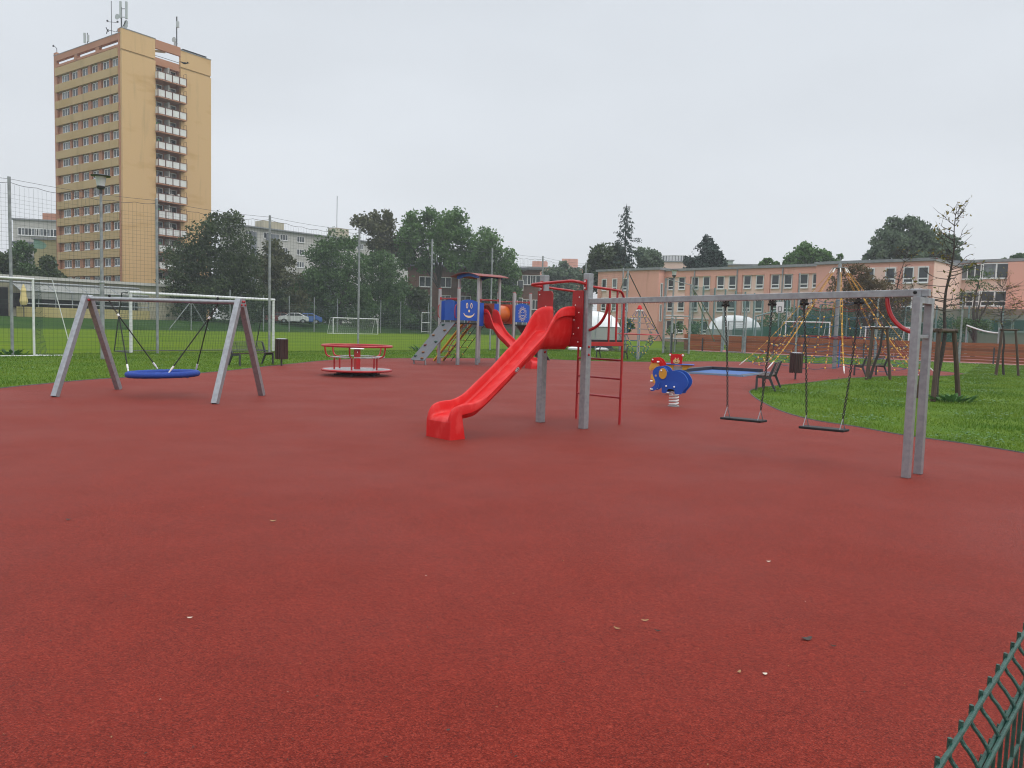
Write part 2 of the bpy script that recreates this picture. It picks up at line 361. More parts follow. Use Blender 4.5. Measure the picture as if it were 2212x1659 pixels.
# ------------------------------------------------------------------ slide with swing beam
O = G(1260, 926); e1 = Vector((.72, .694, 0)).normalized(); e2 = Vector((e1.y, -e1.x, 0))
def P(a, b, z): v = O+e1*a+e2*b; return Vector((v.x, v.y, z))
t = thing('slide_and_swing_frame', 'red plastic slide on square steel posts joined to a long swing beam', 'play frame', P(0, 0, 0))
for b in (0, -.987):
    mb = MB(); mb.post(P(0, b, 0), 2.535, .12, ux=e1); mb.build('post', galv, t, 0, .008)
    for z in (1.22, 1.35):
        mb = MB(); mb.lathe([(.022, 0), (.020, .012), (.008, .02)], (0, 0, 0), 12)
        M = e2.to_track_quat('Z', 'Y').to_matrix().to_4x4(); M.translation = P(0, b+.06, z)
        mb.v = [tuple(M @ Vector(v)) for v in mb.v]; mb.build('bolt_cap', redpaint, t)
# entrance board with a U shaped opening
pz0, pz1, r = 1.34, 2.26, .06
def arc(cx, cy, r, a0, a1, n=5): return [(cx+r*math.cos(math.radians(a0+(a1-a0)*i/n)), cy+r*math.sin(math.radians(a0+(a1-a0)*i/n))) for i in range(n+1)]
poly = [(-1.05, pz0), (-.02, pz0), (-.02, pz1)]+arc(-.25+.06, pz1-.06, .06, 90, 180)+[(-.25, 1.62), (-.70, 1.62)]+arc(-.70-.06, pz1-.06, .06, 0, 90)+[(-1.05, pz1)]
mb = MB(); mb.prism(poly, P(-.083, 0, 0), e2, Vector((0, 0, 1)), .02); bo = mb.build('entrance_board', redpanel, t, 0)
for b_, z_ in ((-.1, 2.15), (-.1, 1.9), (-.1, 1.65), (-.1, 1.42), (-.18, 2.02), (-.2, 1.55), (-.2, 1.78), (-.85, 2.0), (-1.0, 2.2)):
    mb = MB(); mb.ball(P(-.095, b_, z_), .011, 8); mb.build('screw_head', whiteb, bo)
rows = [((-.09, 2.0), (-.09, 1.60), (-.09, 1.36)), ((-.28, 1.99), (-.30, 1.60), (-.40, 1.36)), ((-.42, 1.95), (-.45, 1.59), (-.60, 1.36)), ((-.52, 1.875), (-.55, 1.56), (-.74, 1.345)),
        ((-.65, 1.70), (-.70, 1.43), (-.85, 1.27)), ((-.78, 1.53), (-.86, 1.285), (-1.0, 1.165)), ((-1.08, 1.295), (-1.15, 1.05), (-1.3, .955)), ((-1.42, 1.015), (-1.48, .805), (-1.62, .715)),
        ((-1.77, .765), (-1.80, .575), (-1.88, .53)), ((-1.93, .65), (-1.95, .475), (-2.02, .44)), ((-2.05, .58), (-2.08, .405), (-2.14, .37)), ((-2.22, .525), (-2.25, .365), (-2.28, .345)),
        ((-2.34, .515), (-2.36, .355), (-2.37, .335)), ((-2.43, .51), (-2.44, .345), (-2.395, .30)), ((-2.53, .49), (-2.53, .325), (-2.40, .0)), ((-2.61, .45), (-2.60, .32), (-2.52, 0)), ((-2.66, .38), (-2.65, .285), (-2.64, 0)), ((-2.68, .30), (-2.675, .25), (-2.68, 0))]
def chute(mb, rows, Pf, W, bc, sub=4):
    A = np.array([[c for p in r for c in p] for r in rows]); out = []
    for i in range(len(A)-1):
        p0, p1, p2, p3 = A[max(i-1, 0)], A[i], A[i+1], A[min(i+2, len(A)-1)]
        for j in range(sub):
            t_ = j/sub; out.append(.5*((2*p1)+(p2-p0)*t_+(2*p0-5*p1+4*p2-p3)*t_**2+(3*p1-p0-3*p2+p3)*t_**3))
    out.append(A[-1]); vs = []; n = None
    for q in out:
        l, f, lo = (q[0], q[1]), (q[2], q[3]), (max(q[4], -9), max(q[5], 0))
        dl = math.hypot(lo[0]-l[0], lo[1]-l[1]); k = min(1, .15/max(dl, .01)); fl_ = (l[0]+(lo[0]-l[0])*k, l[1]+(lo[1]-l[1])*k)
        if lo[1] < .05: fl_ = lo
        def mix(a, b, k): return (a[0]+(b[0]-a[0])*k, a[1]+(b[1]-a[1])*k)
        inset = 0 if lo[1] < .05 else .05
        dp = (lo[0], lo[1]-(.07 if inset else 0)); half = [(W-inset*4.2, dp), (W-inset*2.2, mix(fl_, dp, .85)), (W-inset*1.3, mix(fl_, lo, .6)), (W-inset, mix(fl_, lo, .05)), (W, fl_), (W, mix(l, fl_, .2)), (W-.012, mix(l, fl_, .05)), (W-.028, l), (W-.046, mix(l, f, .05)), (W-.056, mix(l, f, .2)), (W-.070, mix(l, f, .70)), (W-.078, mix(l, f, .92)), (W-.090, mix(l, f, .99)), (W-.105, f), (0, f)]
        sec = half+[(-b, p) for b, p in half[-2::-1]]; n = len(sec)
        vs += [Pf(p[0], bc+b, p[1]) for b, p in sec]
    k = len(out); fs = [(i*n+j, i*n+j+1, (i+1)*n+j+1, (i+1)*n+j) for i in range(k-1) for j in range(n-1)]
    fs += [(i*n+n-1, i*n, (i+1)*n, (i+1)*n+n-1) for i in range(k-1)]
    fs += [tuple(range(n)), tuple(range((k-1)*n, k*n))[::-1]]
    mb.add(vs, fs)
mb = MB(); chute(mb, rows, P, .275, -.455); sc0 = mb.build('slide_chute', scuffed, t, 42)
mb = MB(); u_ = (P(-1.42, 0, 1.0)-P(-1.36, 0, 1.045)).normalized(); w_ = e2.cross(u_); mb.prism([(v.x, v.y) for v in smoothline([(-.045, -.02, 0), (.01, -.028, 0), (.05, -.012, 0), (.038, .02, 0), (-.01, .026, 0), (-.05, .014, 0)], 3, True)], P(-1.385, -.1775, .985), u_, w_, .003); mb.build('worn_sticker', mat('worn_sticker', (.10, .03, .03), .6, 0, (.50, .42, .42), 60, (.45, .6)), sc0, 0)
# platform, ladder and rails
mb = MB(); mb.box(P(.52, -.5, 1.445), (.92, .95, .03), (e1, e2, Vector((0, 0, 1)))); mb.build('platform_deck', black, t, 0)
mb = MB()
for b in (-.03, -.98): mb.bar(P(.06, b, 1.395), P(.985, b, 1.395), .045, .07)
mb.bar(P(.985, -.98, 1.395), P(.985, -.03, 1.395), .045, .07); mb.build('platform_frame', redpaint, t, 0, .004)
for b in (-.03, -1.03):
    mb = MB(); mb.tube(smoothline([P(.985, b, 0), P(.985, b, 1), P(.985, b, 2.08), P(.972, b, 2.2), P(.90, b, 2.285), P(.78, b, 2.305), P(.4, b, 2.32), P(.06, b, 2.335)], 4), .021, 10); mb.build('ladder_rail', redpaint, t)
for z in (.465, .789, 1.112):
    mb = MB(); mb.tube([P(.985, -1.03, z), P(.985, -.03, z)], .019, 10); mb.build('rung', redpaint, t)
for a in (.60, .80):
    mb = MB(); mb.tube([P(a, -.03, 1.42), P(a, -.03, 2.31)], .019, 10); mb.build('guard_bar', redpaint, t)
mb = MB(); mb.tube(smoothline([P(-.05, 0, 2.36), P(-.22, 0, 2.385), P(-.33, -.05, 2.395), P(-.365, -.2, 2.39), P(-.37, -.75, 2.365), P(-.35, -.93, 2.355), P(-.24, -.985, 2.345), P(-.05, -.987, 2.34)], 5), .024, 10); hr = mb.build('front_handrail', redpaint, t)
for b in (0, -.987):
    mb = MB(); mb.box(P(-.07, b, 2.35), (.02, .05, .17), (e1, e2, Vector((0, 0, 1)))); mb.build('bracket', redpaint, hr, 0, .004)
    for dz in (-.055, .055): mb = MB(); mb.ball(P(-.085, b, 2.35+dz), .014, 8); mb.build('nut', whiteb, hr)
# swing beam and its end frame
mb = MB(); mb.bar(P(0, .06, 2.085), P(.10, 5.125, 2.172), .085, .085); mb.build('swing_beam', galv, t, 0, .006)
for a in (-.03, .37):
    mb = MB(); mb.post(P(a, 5.04, 0), 2.12, .088, ux=e1); mb.build('end_post', galv, t, 0, .006)
mb = MB(); mb.bar(P(.015, 5.04, 2.082), P(.325, 5.04, 2.082), .085, .076, (0, 0, 1)); mb.bar(P(.0, 5.04, 1.66), P(.34, 5.04, 1.66), .06, .04); mb.build('end_crossbar', galv, t, 0, .004)
mb = MB(); mb.box(P(.085, 4.985, 2.17), (.10, .13, .10), (e1, e2, Vector((0, 0, 1)))); mb.build('beam_bracket', galv, t, 0, .015)
mb = MB(); mb.ball(P(.03, 4.985, 2.175), .022, 10); mb.build('bolt_cap', black, t)
mb = MB(); mb.tube(smoothline([P(.09, 4.655, 2.13), P(.09, 4.665, 2.04), P(.09, 4.70, 1.93), P(.09, 4.765, 1.83), P(.08, 4.86, 1.755), P(.05, 4.96, 1.715), P(.02, 5.0, 1.705)], 4), .026, 10); mb.build('corner_brace', redpaint, t)
mb = MB(); mb.tube(smoothline([P(0, .42, 2.05), P(0, .41, 1.96), P(0, .37, 1.86), P(0, .29, 1.75), P(0, .18, 1.67), P(0, .06, 1.62)], 4), .024, 10); mb.build('corner_brace', redpaint, t)
mb = MB()
for i in range(120):
    b = .2+4.6*i/120+R_.uniform(-.02, .02); mb.ball(P(.02*b-.03, b, 2.035+.0172*b), R_.uniform(.003, .0055), 6, (1, 1, 1.5))
tag(mb.build('water_drops', whiteb, t), kind='stuff')
# the two swings hang from the beam
def swing(label, b0, b1, s0, s1, zs, sway):
    mid = P(.05, (b0+b1)/2, 0); t = thing('swing', label, 'swing', (mid.x, mid.y, 0), group='swings under the steel beam')
    for hb, sb in ((b0, s0), (b1, s1)):
        zb = 2.085+(hb-.06)/5.065*.087-.043; a = .02*hb
        mb = MB(); mb.box(P(a, hb, zb-.02), (.05, .07, .04), (e1, e2, Vector((0, 0, 1)))); mb.tube([P(a, hb, zb-.04), P(a, hb, zb-.13)], .014, 8); mb.ball(P(a, hb, zb-.075), .022, 8)
        h = mb.build('hanger', chainm, t)
        mb = MB(); mb.tube([P(a, hb-.048, zb-.06), P(a, hb+.048, zb-.06)], [.016, .016], 8); mb.ball(P(a, hb-.045, zb-.06), .019, 8); mb.ball(P(a, hb+.045, zb-.06), .019, 8); mb.build('bearing_knob', black, h)
        p0, p1 = P(a, hb, zb-.13), P(a+sway, sb, zs+.16); L = (p1-p0).length; n = int(L/.034); d = (p1-p0)/n; dz = d.normalized(); mb = MB()
        x0 = dz.cross(e1).normalized(); y0 = dz.cross(x0)
        for i in range(n):
            c = p0+d*(i+.5)+e2*(.012*math.sin(PI*i/n)); x = (x0, y0)[i % 2]
            mb.tube([c+dz*(.017*math.cos(u))*1.25+x*(.0125*math.sin(u)) for u in [2*PI*k/8 for k in range(8)]], .0055, 5, True)
        mb.build('chain', chainm, t)
        mb = MB()
        for da in (-.075, .075): mb.tube([p1, P(a+sway+da, sb, zs+.02)], .006, 6)
        mb.build('seat_shackle', galv, t)
    mb = MB(); c0, c1 = P(.02*b0+sway, s0-.055, zs), P(.02*b1+sway, s1+.055, zs+.012)
    mb.bar(c0, c1, .2, .032); mb.build('seat', black, t, 0, .01)
swing('black swing seat on chains nearer to the red slide', 2.494, 3.186, 2.60, 3.10, .445, 0)
swing('black swing seat on chains nearer to the double steel post', 3.628, 4.322, 3.74, 4.21, .445, 0)

# ------------------------------------------------------------------ nest swing
n0, n1 = Vector((-8.9, 16.29, 0)), Vector((-5.55, 15.82, 0)); nx = (n1-n0).normalized(); ny = Vector((-nx.y, nx.x, 0))
def Q(s, d, z): v = n0+nx*s+ny*d; return Vector((v.x, v.y, z))
t = thing('swing_stand', 'galvanised A shaped frame with red bolt caps carrying a blue nest swing', 'swing frame', Q(1.69, 0, 0))
for s in (0, 3.38):
    for sg in (-1, 1):
        mb = MB(); mb.bar(Q(s, sg*.99, 0), Q(s, sg*.045, 2.03), .115, .115, up=nx); mb.build('leg', galv, t, 0, .006)
    mb = MB(); k = .065 if s else -.065; mb.prism([(-.11, 1.88), (.11, 1.88), (.085, 2.05), (-.085, 2.05)], Q(s+k, 0, 0), ny, Vector((0, 0, 1)), .012); pl = mb.build('joint_plate', galv, t, 0)
    for d_, z_ in ((-.075, 1.92), (.075, 1.92), (-.03, 1.99), (.035, 1.99)):
        for kk in (k*1.15, ):
            mb = MB(); mb.ball(Q(s+kk, d_, z_), .024, 10); mb.build('bolt_cap', redpaint, pl)
    mb = MB(); mb.ball(Q(s-.075 if s else s+.07, -.06, 1.95), .026, 10); mb.ball(Q(s-.075 if s else s+.07, .02, 1.99), .026, 10); mb.build('bolt_cap', redpaint, pl)
mb = MB(); mb.tube([Q(.0, 0, 1.98), Q(3.38, 0, 1.975)], .042, 14); mb.build('crossbar', galv, t)
t = thing('nest_swing', 'round blue rope nest swing hanging low between the steel A frames', 'nest swing', Q(1.69, 0, 0))
mb = MB(); RR = .655; ring = [Q(1.69+RR*math.cos(2*PI*i/48), RR*math.sin(2*PI*i/48), .465+.02*math.cos(2*PI*i/48)) for i in range(48)]
mb.tube(ring, [.062+.002*math.sin(i*2.3) for i in range(48)], 12, True); mb.build('ring', bluering, t)
mb = MB()
for i in range(-4, 5):
    u = i*.135; hl = math.sqrt(max(.01, .6**2-u*u))
    mb.tube([Q(1.69+u, -hl, .46), Q(1.69+u, 0, .40), Q(1.69+u, hl, .46)], .009, 5); mb.tube([Q(1.69-hl, u, .46), Q(1.69, u, .405), Q(1.69+hl, u, .46)], .009, 5)
mb.build('net', bluering, t)
ends = {}
for hs, ks, sg in ((.50, .71, -1), (2.90, 2.70, 1)):
    mb = MB(); mb.tube([Q(hs, 0, 2.06), Q(hs, 0, 1.93)], .02, 8); mb.ball(Q(hs, 0, 2.045), .03, 8); mb.build('hanger', black, t)
    mb = MB(); p0, p1 = Q(hs, 0, 1.925), Q(ks-.03*sg*-1, 0, 1.67); d = (p1-p0)/6
    for i in range(6):
        c = p0+d*(i+.5); dz = d.normalized(); x = (ny, dz.cross(ny))[i % 2]
        mb.tube([c+dz*(.03*math.cos(u))+x*(.018*math.sin(u)) for u in [2*PI*k/8 for k in range(8)]], .007, 5, True)
    mb.build('chain', chainm, t)
    mb = MB(); kp = Q(ks, 0, 1.63); mb.tube([p1, kp], .024, 8); mb.build('clamp', whiteb, t)
    for d_, s_ in ((-.50, 1.69+sg*.44), (.50, 1.69+sg*.44)):
        e_ = Q(s_, d_, .53); f_ = kp+(e_-kp)*.92
        mb = MB(); mb.tube([kp, f_], .0125, 8); rp_ = mb.build('suspension_rope', rope, t)
        mb = MB(); mb.tube([kp+(e_-kp)*.88, kp+(e_-kp)*.95], .020, 8); mb.tube([kp+(e_-kp)*.95, e_], .014, 8); mb.build('rope_sleeve', whiteb, rp_)

# ------------------------------------------------------------------ roundabout
cc = G(771, 811); cc.z = 0
perf = mat('perforated_steel', (.45, .46, .46), .4, .35, (.26, .26, .27), 14, (.4, .6), 3)
t = thing('roundabout', 'red playground roundabout with ring handrail on the rubber near the tall net', 'roundabout', cc)
def CP(r, a, z): return cc+Vector((r*math.cos(math.radians(a)), r*math.sin(math.radians(a)), z))
mb = MB(); mb.tube([CP(1.05, i*7.5, .175) for i in range(48)], .034, 10, True); mb.build('platform_rim', redpaint, t)
mb = MB(); mb.lathe([(0, .17), (1.04, .17), (1.04, .195), (0, .195)], cc, 40); mb.build('platform', perf, t)
mb = MB(); mb.tube([CP(1.05, i*7.5, .915) for i in range(48)], .036, 10, True); mb.build('ring_handrail', redpaint, t)
mb = MB(); mb.lathe([(.10, .19), (.10, .81)], cc, 4); mb.build('column', redpaint, t, 0)
mb = MB(); mb.lathe([(.0, .81), (.21, .815), (.215, .83), (.205, .84), (0, .84)], cc, 28); mb.build('table', whiteb, t)
mb = MB(); mb.ball(CP(.105, 285, .72)+Vector((0, 0, 0)), .028, 10, (.5, .5, 1)); mb.build('emblem_disc', whiteb, t)
for a in (268, 340, 52, 152, 200):
    mb = MB(); mb.tube([CP(.69, a, .19), CP(.69, a, .57)], .027, 8); mb.tube(smoothline([CP(.69, a, .565), CP(.80, a, .57), CP(.90, a, .61), CP(.95, a, .70), CP(.98, a, .91)], 4), .025, 8); mb.build('leg', redpaint, t)
for a0, a1 in ((275, 333), (345, 45), (59, 145), (207, 261)):
    if a1 < a0: a1 += 360
    mb = MB(); n = 10; vs = []
    for i in range(n+1):
        a = a0+(a1-a0)*i/n; vs += [CP(.62, a, .565), CP(.84, a, .565), CP(.84, a, .59), CP(.62, a, .59)]
    fs = [(i*4+j, i*4+(j+1) % 4, i*4+4+(j+1) % 4, i*4+4+j) for i in range(n) for j in range(4)]+[(0, 1, 2, 3), (n*4+3, n*4+2, n*4+1, n*4)]
    mb.add(vs, fs); mb.build('seat', perf, t, 0)
mb = MB(); mb.lathe([(.62, .055), (.62, .14), (.0, .14)], cc, 20); mb.build('bearing_housing', black, t)
mb = MB()
for a in (28, 88, 148): mb.bar(CP(.72, a, .04), CP(.72, a+180, .04), .05, .05)
mb.lathe([(.10, 0), (.10, .06)], cc, 10); mb.build('base_frame', darkmetal, t, 0)
# ------------------------------------------------------------------ climbing tower
f1 = Vector((.74, .67, 0)).normalized(); f2 = Vector((-f1.y, f1.x, 0)); Z = Vector((0, 0, 1))
TB = Vector((-2.26, 31.85, 0)); w1, w2, w3 = 1.02, 1.16, 1.28       # first bay along f1, second bay, depth along f2
def T(a, b, z): v = TB+f1*a+f2*b; return Vector((v.x, v.y, z))
t = thing('play_tower', 'blue and red climbing tower with smiling panel, arched roof and orange tunnel', 'play tower', TB)
def tpost(a, b, top, cap):
    mb = MB(); mb.post(T(a, b, 0), top, .10, ux=f1); o = mb.build('post', alu, t, 0, .012)
    if cap: mb = MB(); mb.box(T(a, b, top+.012), (.102, .102, .03), (f1, f2, Z)); mb.build('post_cap', redpaint, o, 0, .012)
    mb = MB(); mb.box(T(a, b, .14), (.112, .112, .28), (f1, f2, Z)); mb.build('foot_sleeve', galv, o, 0, .004)
for a, b in ((0, 0), (0, w3)): tpost(a, b, 3.12, True)
for a, b in ((w1, 0), (w1, w3), (w1+w2, 0), (w1+w2, w3)): tpost(a, b, 3.66, False)
T3a, T3b = 3.35, 3.35+.98                                            # third bay beyond the tunnel
for a, b in ((T3a, .35), (T3a, 1.38), (T3b, .35), (T3b, 1.38)): tpost(a, b, 3.12, True)
mb = MB()
for a0, a1, b0, b1 in ((0, w1+w2, 0, w3), (T3a, T3b, .35, 1.38)): mb.box(T((a0+a1)/2, (b0+b1)/2, 1.70), (a1-a0, b1-b0, .06), (f1, f2, Z))
mb.build('deck', black, t, 0, .004)
# curved roof over the second bay
mb = MB(); n = 12; vs = []
for s in (0, 1):
    for i in range(n+1):
        u = -1+2*i/n; b = w3/2+u*(w3/2+.28); z = 3.665+.15*(1-u*u)
        for dz in (0, .022): vs.append(T(w1-.28 if not s else w1+w2+.28, b, z+dz))
def ix(s, i, k): return s*(n+1)*2+i*2+k
fs = []
for i in range(n):
    for k in (0, 1): fs.append((ix(0, i, k), ix(0, i+1, k), ix(1, i+1, k), ix(1, i, k)))
    for s in (0, 1): fs.append((ix(s, i, 0), ix(s, i+1, 0), ix(s, i+1, 1), ix(s, i, 1)))
for i in (0, n): fs.append((ix(0, i, 0), ix(0, i, 1), ix(1, i, 1), ix(1, i, 0)))
mb.add(vs, fs); rf = mb.build('roof', mat('faded_roof_red', (.22, .035, .026), .55, 0, (.18, .028, .02), 3), t, 30)
for a in (w1-.06, w1+w2+.06):
    poly = [(-(w3/2+.10), 3.60)]+[(u*(w3/2+.10), 3.662+.15*(1-(u*(w3/2+.1)/(w3/2+.28))**2)) for u in [-1+2*i/10 for i in range(11)]]+[((w3/2+.10), 3.60)]
    poly += [(u*(w3/2-.1), 3.60+.09*(1-u*u)) for u in [1-2*i/8 for i in range(9)]]
    mb = MB(); mb.prism(poly, T(a, w3/2, 0), f2, Z, .022); mb.build('roof_arch', blueplast, rf, 0)
# panels
def panel(name, c, ux, wd_, z0, z1, rise, m, th=.022):
    poly = [(-wd_/2, z0), (wd_/2, z0)]+[(wd_/2*(1-2*i/10), z1+rise*(1-(1-2*i/10)**2)) for i in range(11)]
    mb = MB(); mb.prism(poly, c, ux, Z, th); mb.mi = [0, 0]+[1]*(len(mb.f)-2); return mb.build(name, [m, blueedge], t, 0)
nf = -f2                                                              # the visible front side
pf = panel('smile_panel', T(w1/2, -.03, 0), f1, w1-.12, 1.83, 2.60, .09, blueplast)
def ell(cx, cy, rx, ry, n=24): return [(cx+rx*math.cos(2*PI*i/n), cy+ry*math.sin(2*PI*i/n)) for i in range(n)]
def crescent(cx, cy, r, a0, a1, th, n=14):
    o = [(cx+r*math.cos(math.radians(a0+(a1-a0)*i/n)), cy+r*math.sin(math.radians(a0+(a1-a0)*i/n))) for i in range(n+1)]
    return o+[(cx+(r-th*math.sin(PI*min(max(i/n, .12), .88)))*math.cos(math.radians(a0+(a1-a0)*i/n)), cy+(r-th*math.sin(PI*min(max(i/n, .12), .88)))*math.sin(math.radians(a0+(a1-a0)*i/n))) for i in range(n, -1, -1)]
def decal(poly, name, m, parent, c, ux, off, th=.006):
    mb = MB(); mb.prism(poly, c+(-f2)*off, ux, Z, th); return mb.build(name, m, parent, 0)
pc = T(w1/2, -.03, 0)
for u in (-.11, .12):
    decal(ell(u, 2.44, .055, .115), 'eye', cream, pf, pc, f1, .0135); decal(ell(u, 2.43, .026, .075), 'pupil', blueplast, pf, pc, f1, .0165)
decal(ell(.005, 2.22, .045, .055), 'nose', cream, pf, pc, f1, .0135)
decal(crescent(.0, 2.27, .33, 207, 333, .085), 'mouth', cream, pf, pc, f1, .0135)
panel('side_panel', T(.02, w3/2, 0), f2, .62, 1.83, 2.60, .08, blueplast)      # over the climbing board
panel('back_panel', T(w1/2, w3, 0), f1, w1-.12, 1.83, 2.60, .08, blueplast)
sp_ = panel('sun_panel', T((T3a+T3b)/2, .32, 0), f1, .84, 1.83, 2.56, .10, blueplast); sc_ = T((T3a+T3b)/2, .32, 0)
decal([(a, b) for a, b in ell(0, 2.20, .165, .21, 28)], 'sun_face', cream, sp_, sc_, f1, .0135)
decal(ell(0, 2.20, .143, .187, 28), 'face_ground', blueplast, sp_, sc_, f1, .0165)
decal(crescent(0, 2.20, .10, 205, 335, .03), 'mouth', cream, sp_, sc_, f1, .0195)
for u in (-.06, .06): decal(crescent(u, 2.235, .038, 20, 160, .014, 8), 'eye', cream, sp_, sc_, f1, .0195)
mb = MB()
for i in range(28):
    a = 2*PI*i/28; r0, r1 = 1.16, 1.62 if i % 2 == 0 else 1.42
    dx, dz = math.cos(a), math.sin(a); p = (dx*.165, dz*.21)
    o0, o1 = (p[0]*r0, p[1]*r0), (p[0]*r1, p[1]*r1); nx_, nz_ = -dz*.008, dx*.008
    mb.prism([(o0[0]-nx_, 2.20+o0[1]-nz_), (o1[0]-nx_, 2.20+o1[1]-nz_), (o1[0]+nx_, 2.20+o1[1]+nz_), (o0[0]+nx_, 2.20+o0[1]+nz_)], sc_-f2*.0135, f1, Z, .006)
mb.build('sun_rays', cream, sp_, 0)
def rail(p, q, name='crossbar', r=.022):
    mb = MB(); mb.tube([p, q], r, 8); d = (q-p).normalized()
    for e_, s in ((p, 1), (q, -1)): mb.box(e_+d*(.012*s), (.06, .06, .12))
    return mb.build(name, redpaint, t)
rail(T(0, .05, 2.72), T(0, w3-.05, 2.72)); rail(T(.05, w3, 2.72), T(w1-.05, w3, 2.72)); rail(T(w1+.05, 0, 2.72), T(w1+w2-.05, 0, 2.72))
rail(T(T3a+.05, .35, 2.72), T(T3b-.05, .35, 2.72)); rail(T(T3a, .40, 2.72), T(T3a, 1.33, 2.72))
rail(T(w1+w2, .05, 2.72), T(w1+w2, w3-.05, 2.72))
for b in (.07, w3-.07):
    mb = MB(); mb.tube(smoothline([T(-.06, b, 1.92), T(-.13, b, 2.02), T(-.13, b, 2.36), T(-.06, b, 2.46)], 4), .018, 8); mb.build('grip_handle', redpaint, t)
# climbing board leaning on the left side
c0, c1 = T(-.02, w3/2, 1.73), T(-1.55, w3/2, .17); mb = MB(); mb.bar(c0, c1, .94, .026, up=f2.cross(c1-c0)); bd = mb.build('climbing_board', greyplate, t, 0, .006)
dn = (c1-c0); un = dn.normalized().cross(f2); un = un if un.z > 0 else -un
hold = [mat('hold_green', (.02, .07, .05), .6), mat('hold_brown', (.16, .075, .03), .6), mat('hold_maroon', (.12, .03, .025), .6)]
for k, (u, v, ci) in enumerate(((.08, -.16, 0), (.22, .24, 1), (.36, -.24, 1), (.52, .27, 0), (.62, -.25, 2), (.80, .0, 1), (.90, -.32, 0), (.95, .25, 1))):
    mb = MB(); mb.ball(c0+dn*u-f2*v+un*.03, .062, 10, (1.25, .9, .75)); mb.build('hand_hold', hold[ci], bd)
mb = MB()
for v in (-.40, .40): mb.bar(T(-1.45, w3/2+v, .22), T(-1.43, w3/2+v, 0), .05, .05)
mb.build('board_foot', galv, t, 0)
# yellow ladder behind
for v in (-.24, .24):
    mb = MB(); mb.bar(T(w1+w2*.45+v, w3+.05, 1.70), T(w1+w2*.45+v-.35, w3+1.62, .02), .055, .11, up=f1); mb.build('ladder_rail', yellowp, t, 0, .004)
for k in range(6):
    u = .12+.155*k; p = T(w1+w2*.45-.35*u, w3+.05+1.57*u, 1.70-1.68*u); mb = MB(); mb.box(p, (.44, .12, .025), (f1, f2, Z)); mb.build('step', galv, t, 0)
for v in (-.32, .32):
    mb = MB(); mb.tube(smoothline([T(w1+w2*.45+v, w3+.1, 1.95), T(w1+w2*.45+v-.10, w3+.7, 1.45), T(w1+w2*.45+v-.25, w3+1.3, .75), T(w1+w2*.45+v-.27, w3+1.42, .45), T(w1+w2*.45+v-.24, w3+1.3, .25)], 4), .018, 8); mb.build('ladder_handrail', redpaint, t)
# red wave slide off the roofed bay
def S2(a, b, z): v = T(w1+w2/2, 0, 0)+f2*a+f1*b; return Vector((v.x, v.y, z))
rows2 = [((.0, 2.33), (.0, 1.78), (.0, 1.60)), ((-.16, 2.33), (-.2, 1.77), (-.3, 1.58)), ((-.30, 2.27), (-.36, 1.74), (-.46, 1.52)), ((-.42, 2.12), (-.52, 1.66), (-.60, 1.42)), ((-.55, 1.86), (-.68, 1.50), (-.78, 1.25)),
         ((-.72, 1.60), (-.88, 1.30), (-.98, 1.10)), ((-1.0, 1.36), (-1.12, 1.16), (-1.2, .98)), ((-1.35, 1.15), (-1.45, .98), (-1.5, .80)), ((-1.75, .88), (-1.85, .70), (-1.92, .52)), ((-2.1, .62), (-2.18, .45), (-2.25, .33)),
         ((-2.4, .47), (-2.45, .34), (-2.5, .26)), ((-2.65, .43), (-2.66, .30), (-2.62, .24)), ((-2.8, .41), (-2.8, .29), (-2.65, 0)), ((-2.95, .36), (-2.93, .26), (-2.85, 0)), ((-3.02, .26), (-3.0, .20), (-3.02, 0))]
mb = MB(); chute(mb, rows2, S2, .29, 0, 3); mb.build('slide_chute', redplast, t, 42)
for v in (-.42, .42):
    mb = MB(); mb.prism([(-.125, 1.62), (.125, 1.62), (.125, 2.58), (-.125, 2.58)], S2(-.03, v, 0), f1, Z, .022); mb.build('slide_side_board', blueplast, t, 0)
# orange tunnel with red end plates
y0 = .86
mb = MB(); n = 20; vs = []
for a in [w1+w2+.03+ (T3a-w1-w2-.06)*i/8 for i in range(9)]:
    bul = .36+.02*math.sin(PI*(a-w1-w2)/(T3a-w1-w2))
    vs += [T(a, y0+bul*math.cos(2*PI*j/n), 2.17+bul*math.sin(2*PI*j/n)) for j in range(n)]
mb.add(vs, [(i*n+j, i*n+(j+1) % n, (i+1)*n+(j+1) % n, (i+1)*n+j) for i in range(8) for j in range(n)]); mb.build('tunnel', orangep, t)
redor = mat('orange_red_board', (.46, .055, .012), .4, 0, coat=.1)
for a in (w1+w2+.06, T3a-.06):
    k = [(.36*math.cos(2*PI*i/24), .36*math.sin(2*PI*i/24)) for i in range(25)]
    sq = [(.47, 0), (.47, .43), (-.47, .43), (-.47, -.43), (.47, -.43), (.47, -.001)]
    mb = MB(); mb.prism([(x, 2.17+y) for x, y in sq[::-1]]+[(x, 2.17+y) for x, y in k], T(a, y0, 0), f2, Z, .03); mb.build('tunnel_plate', redor, t, 0)
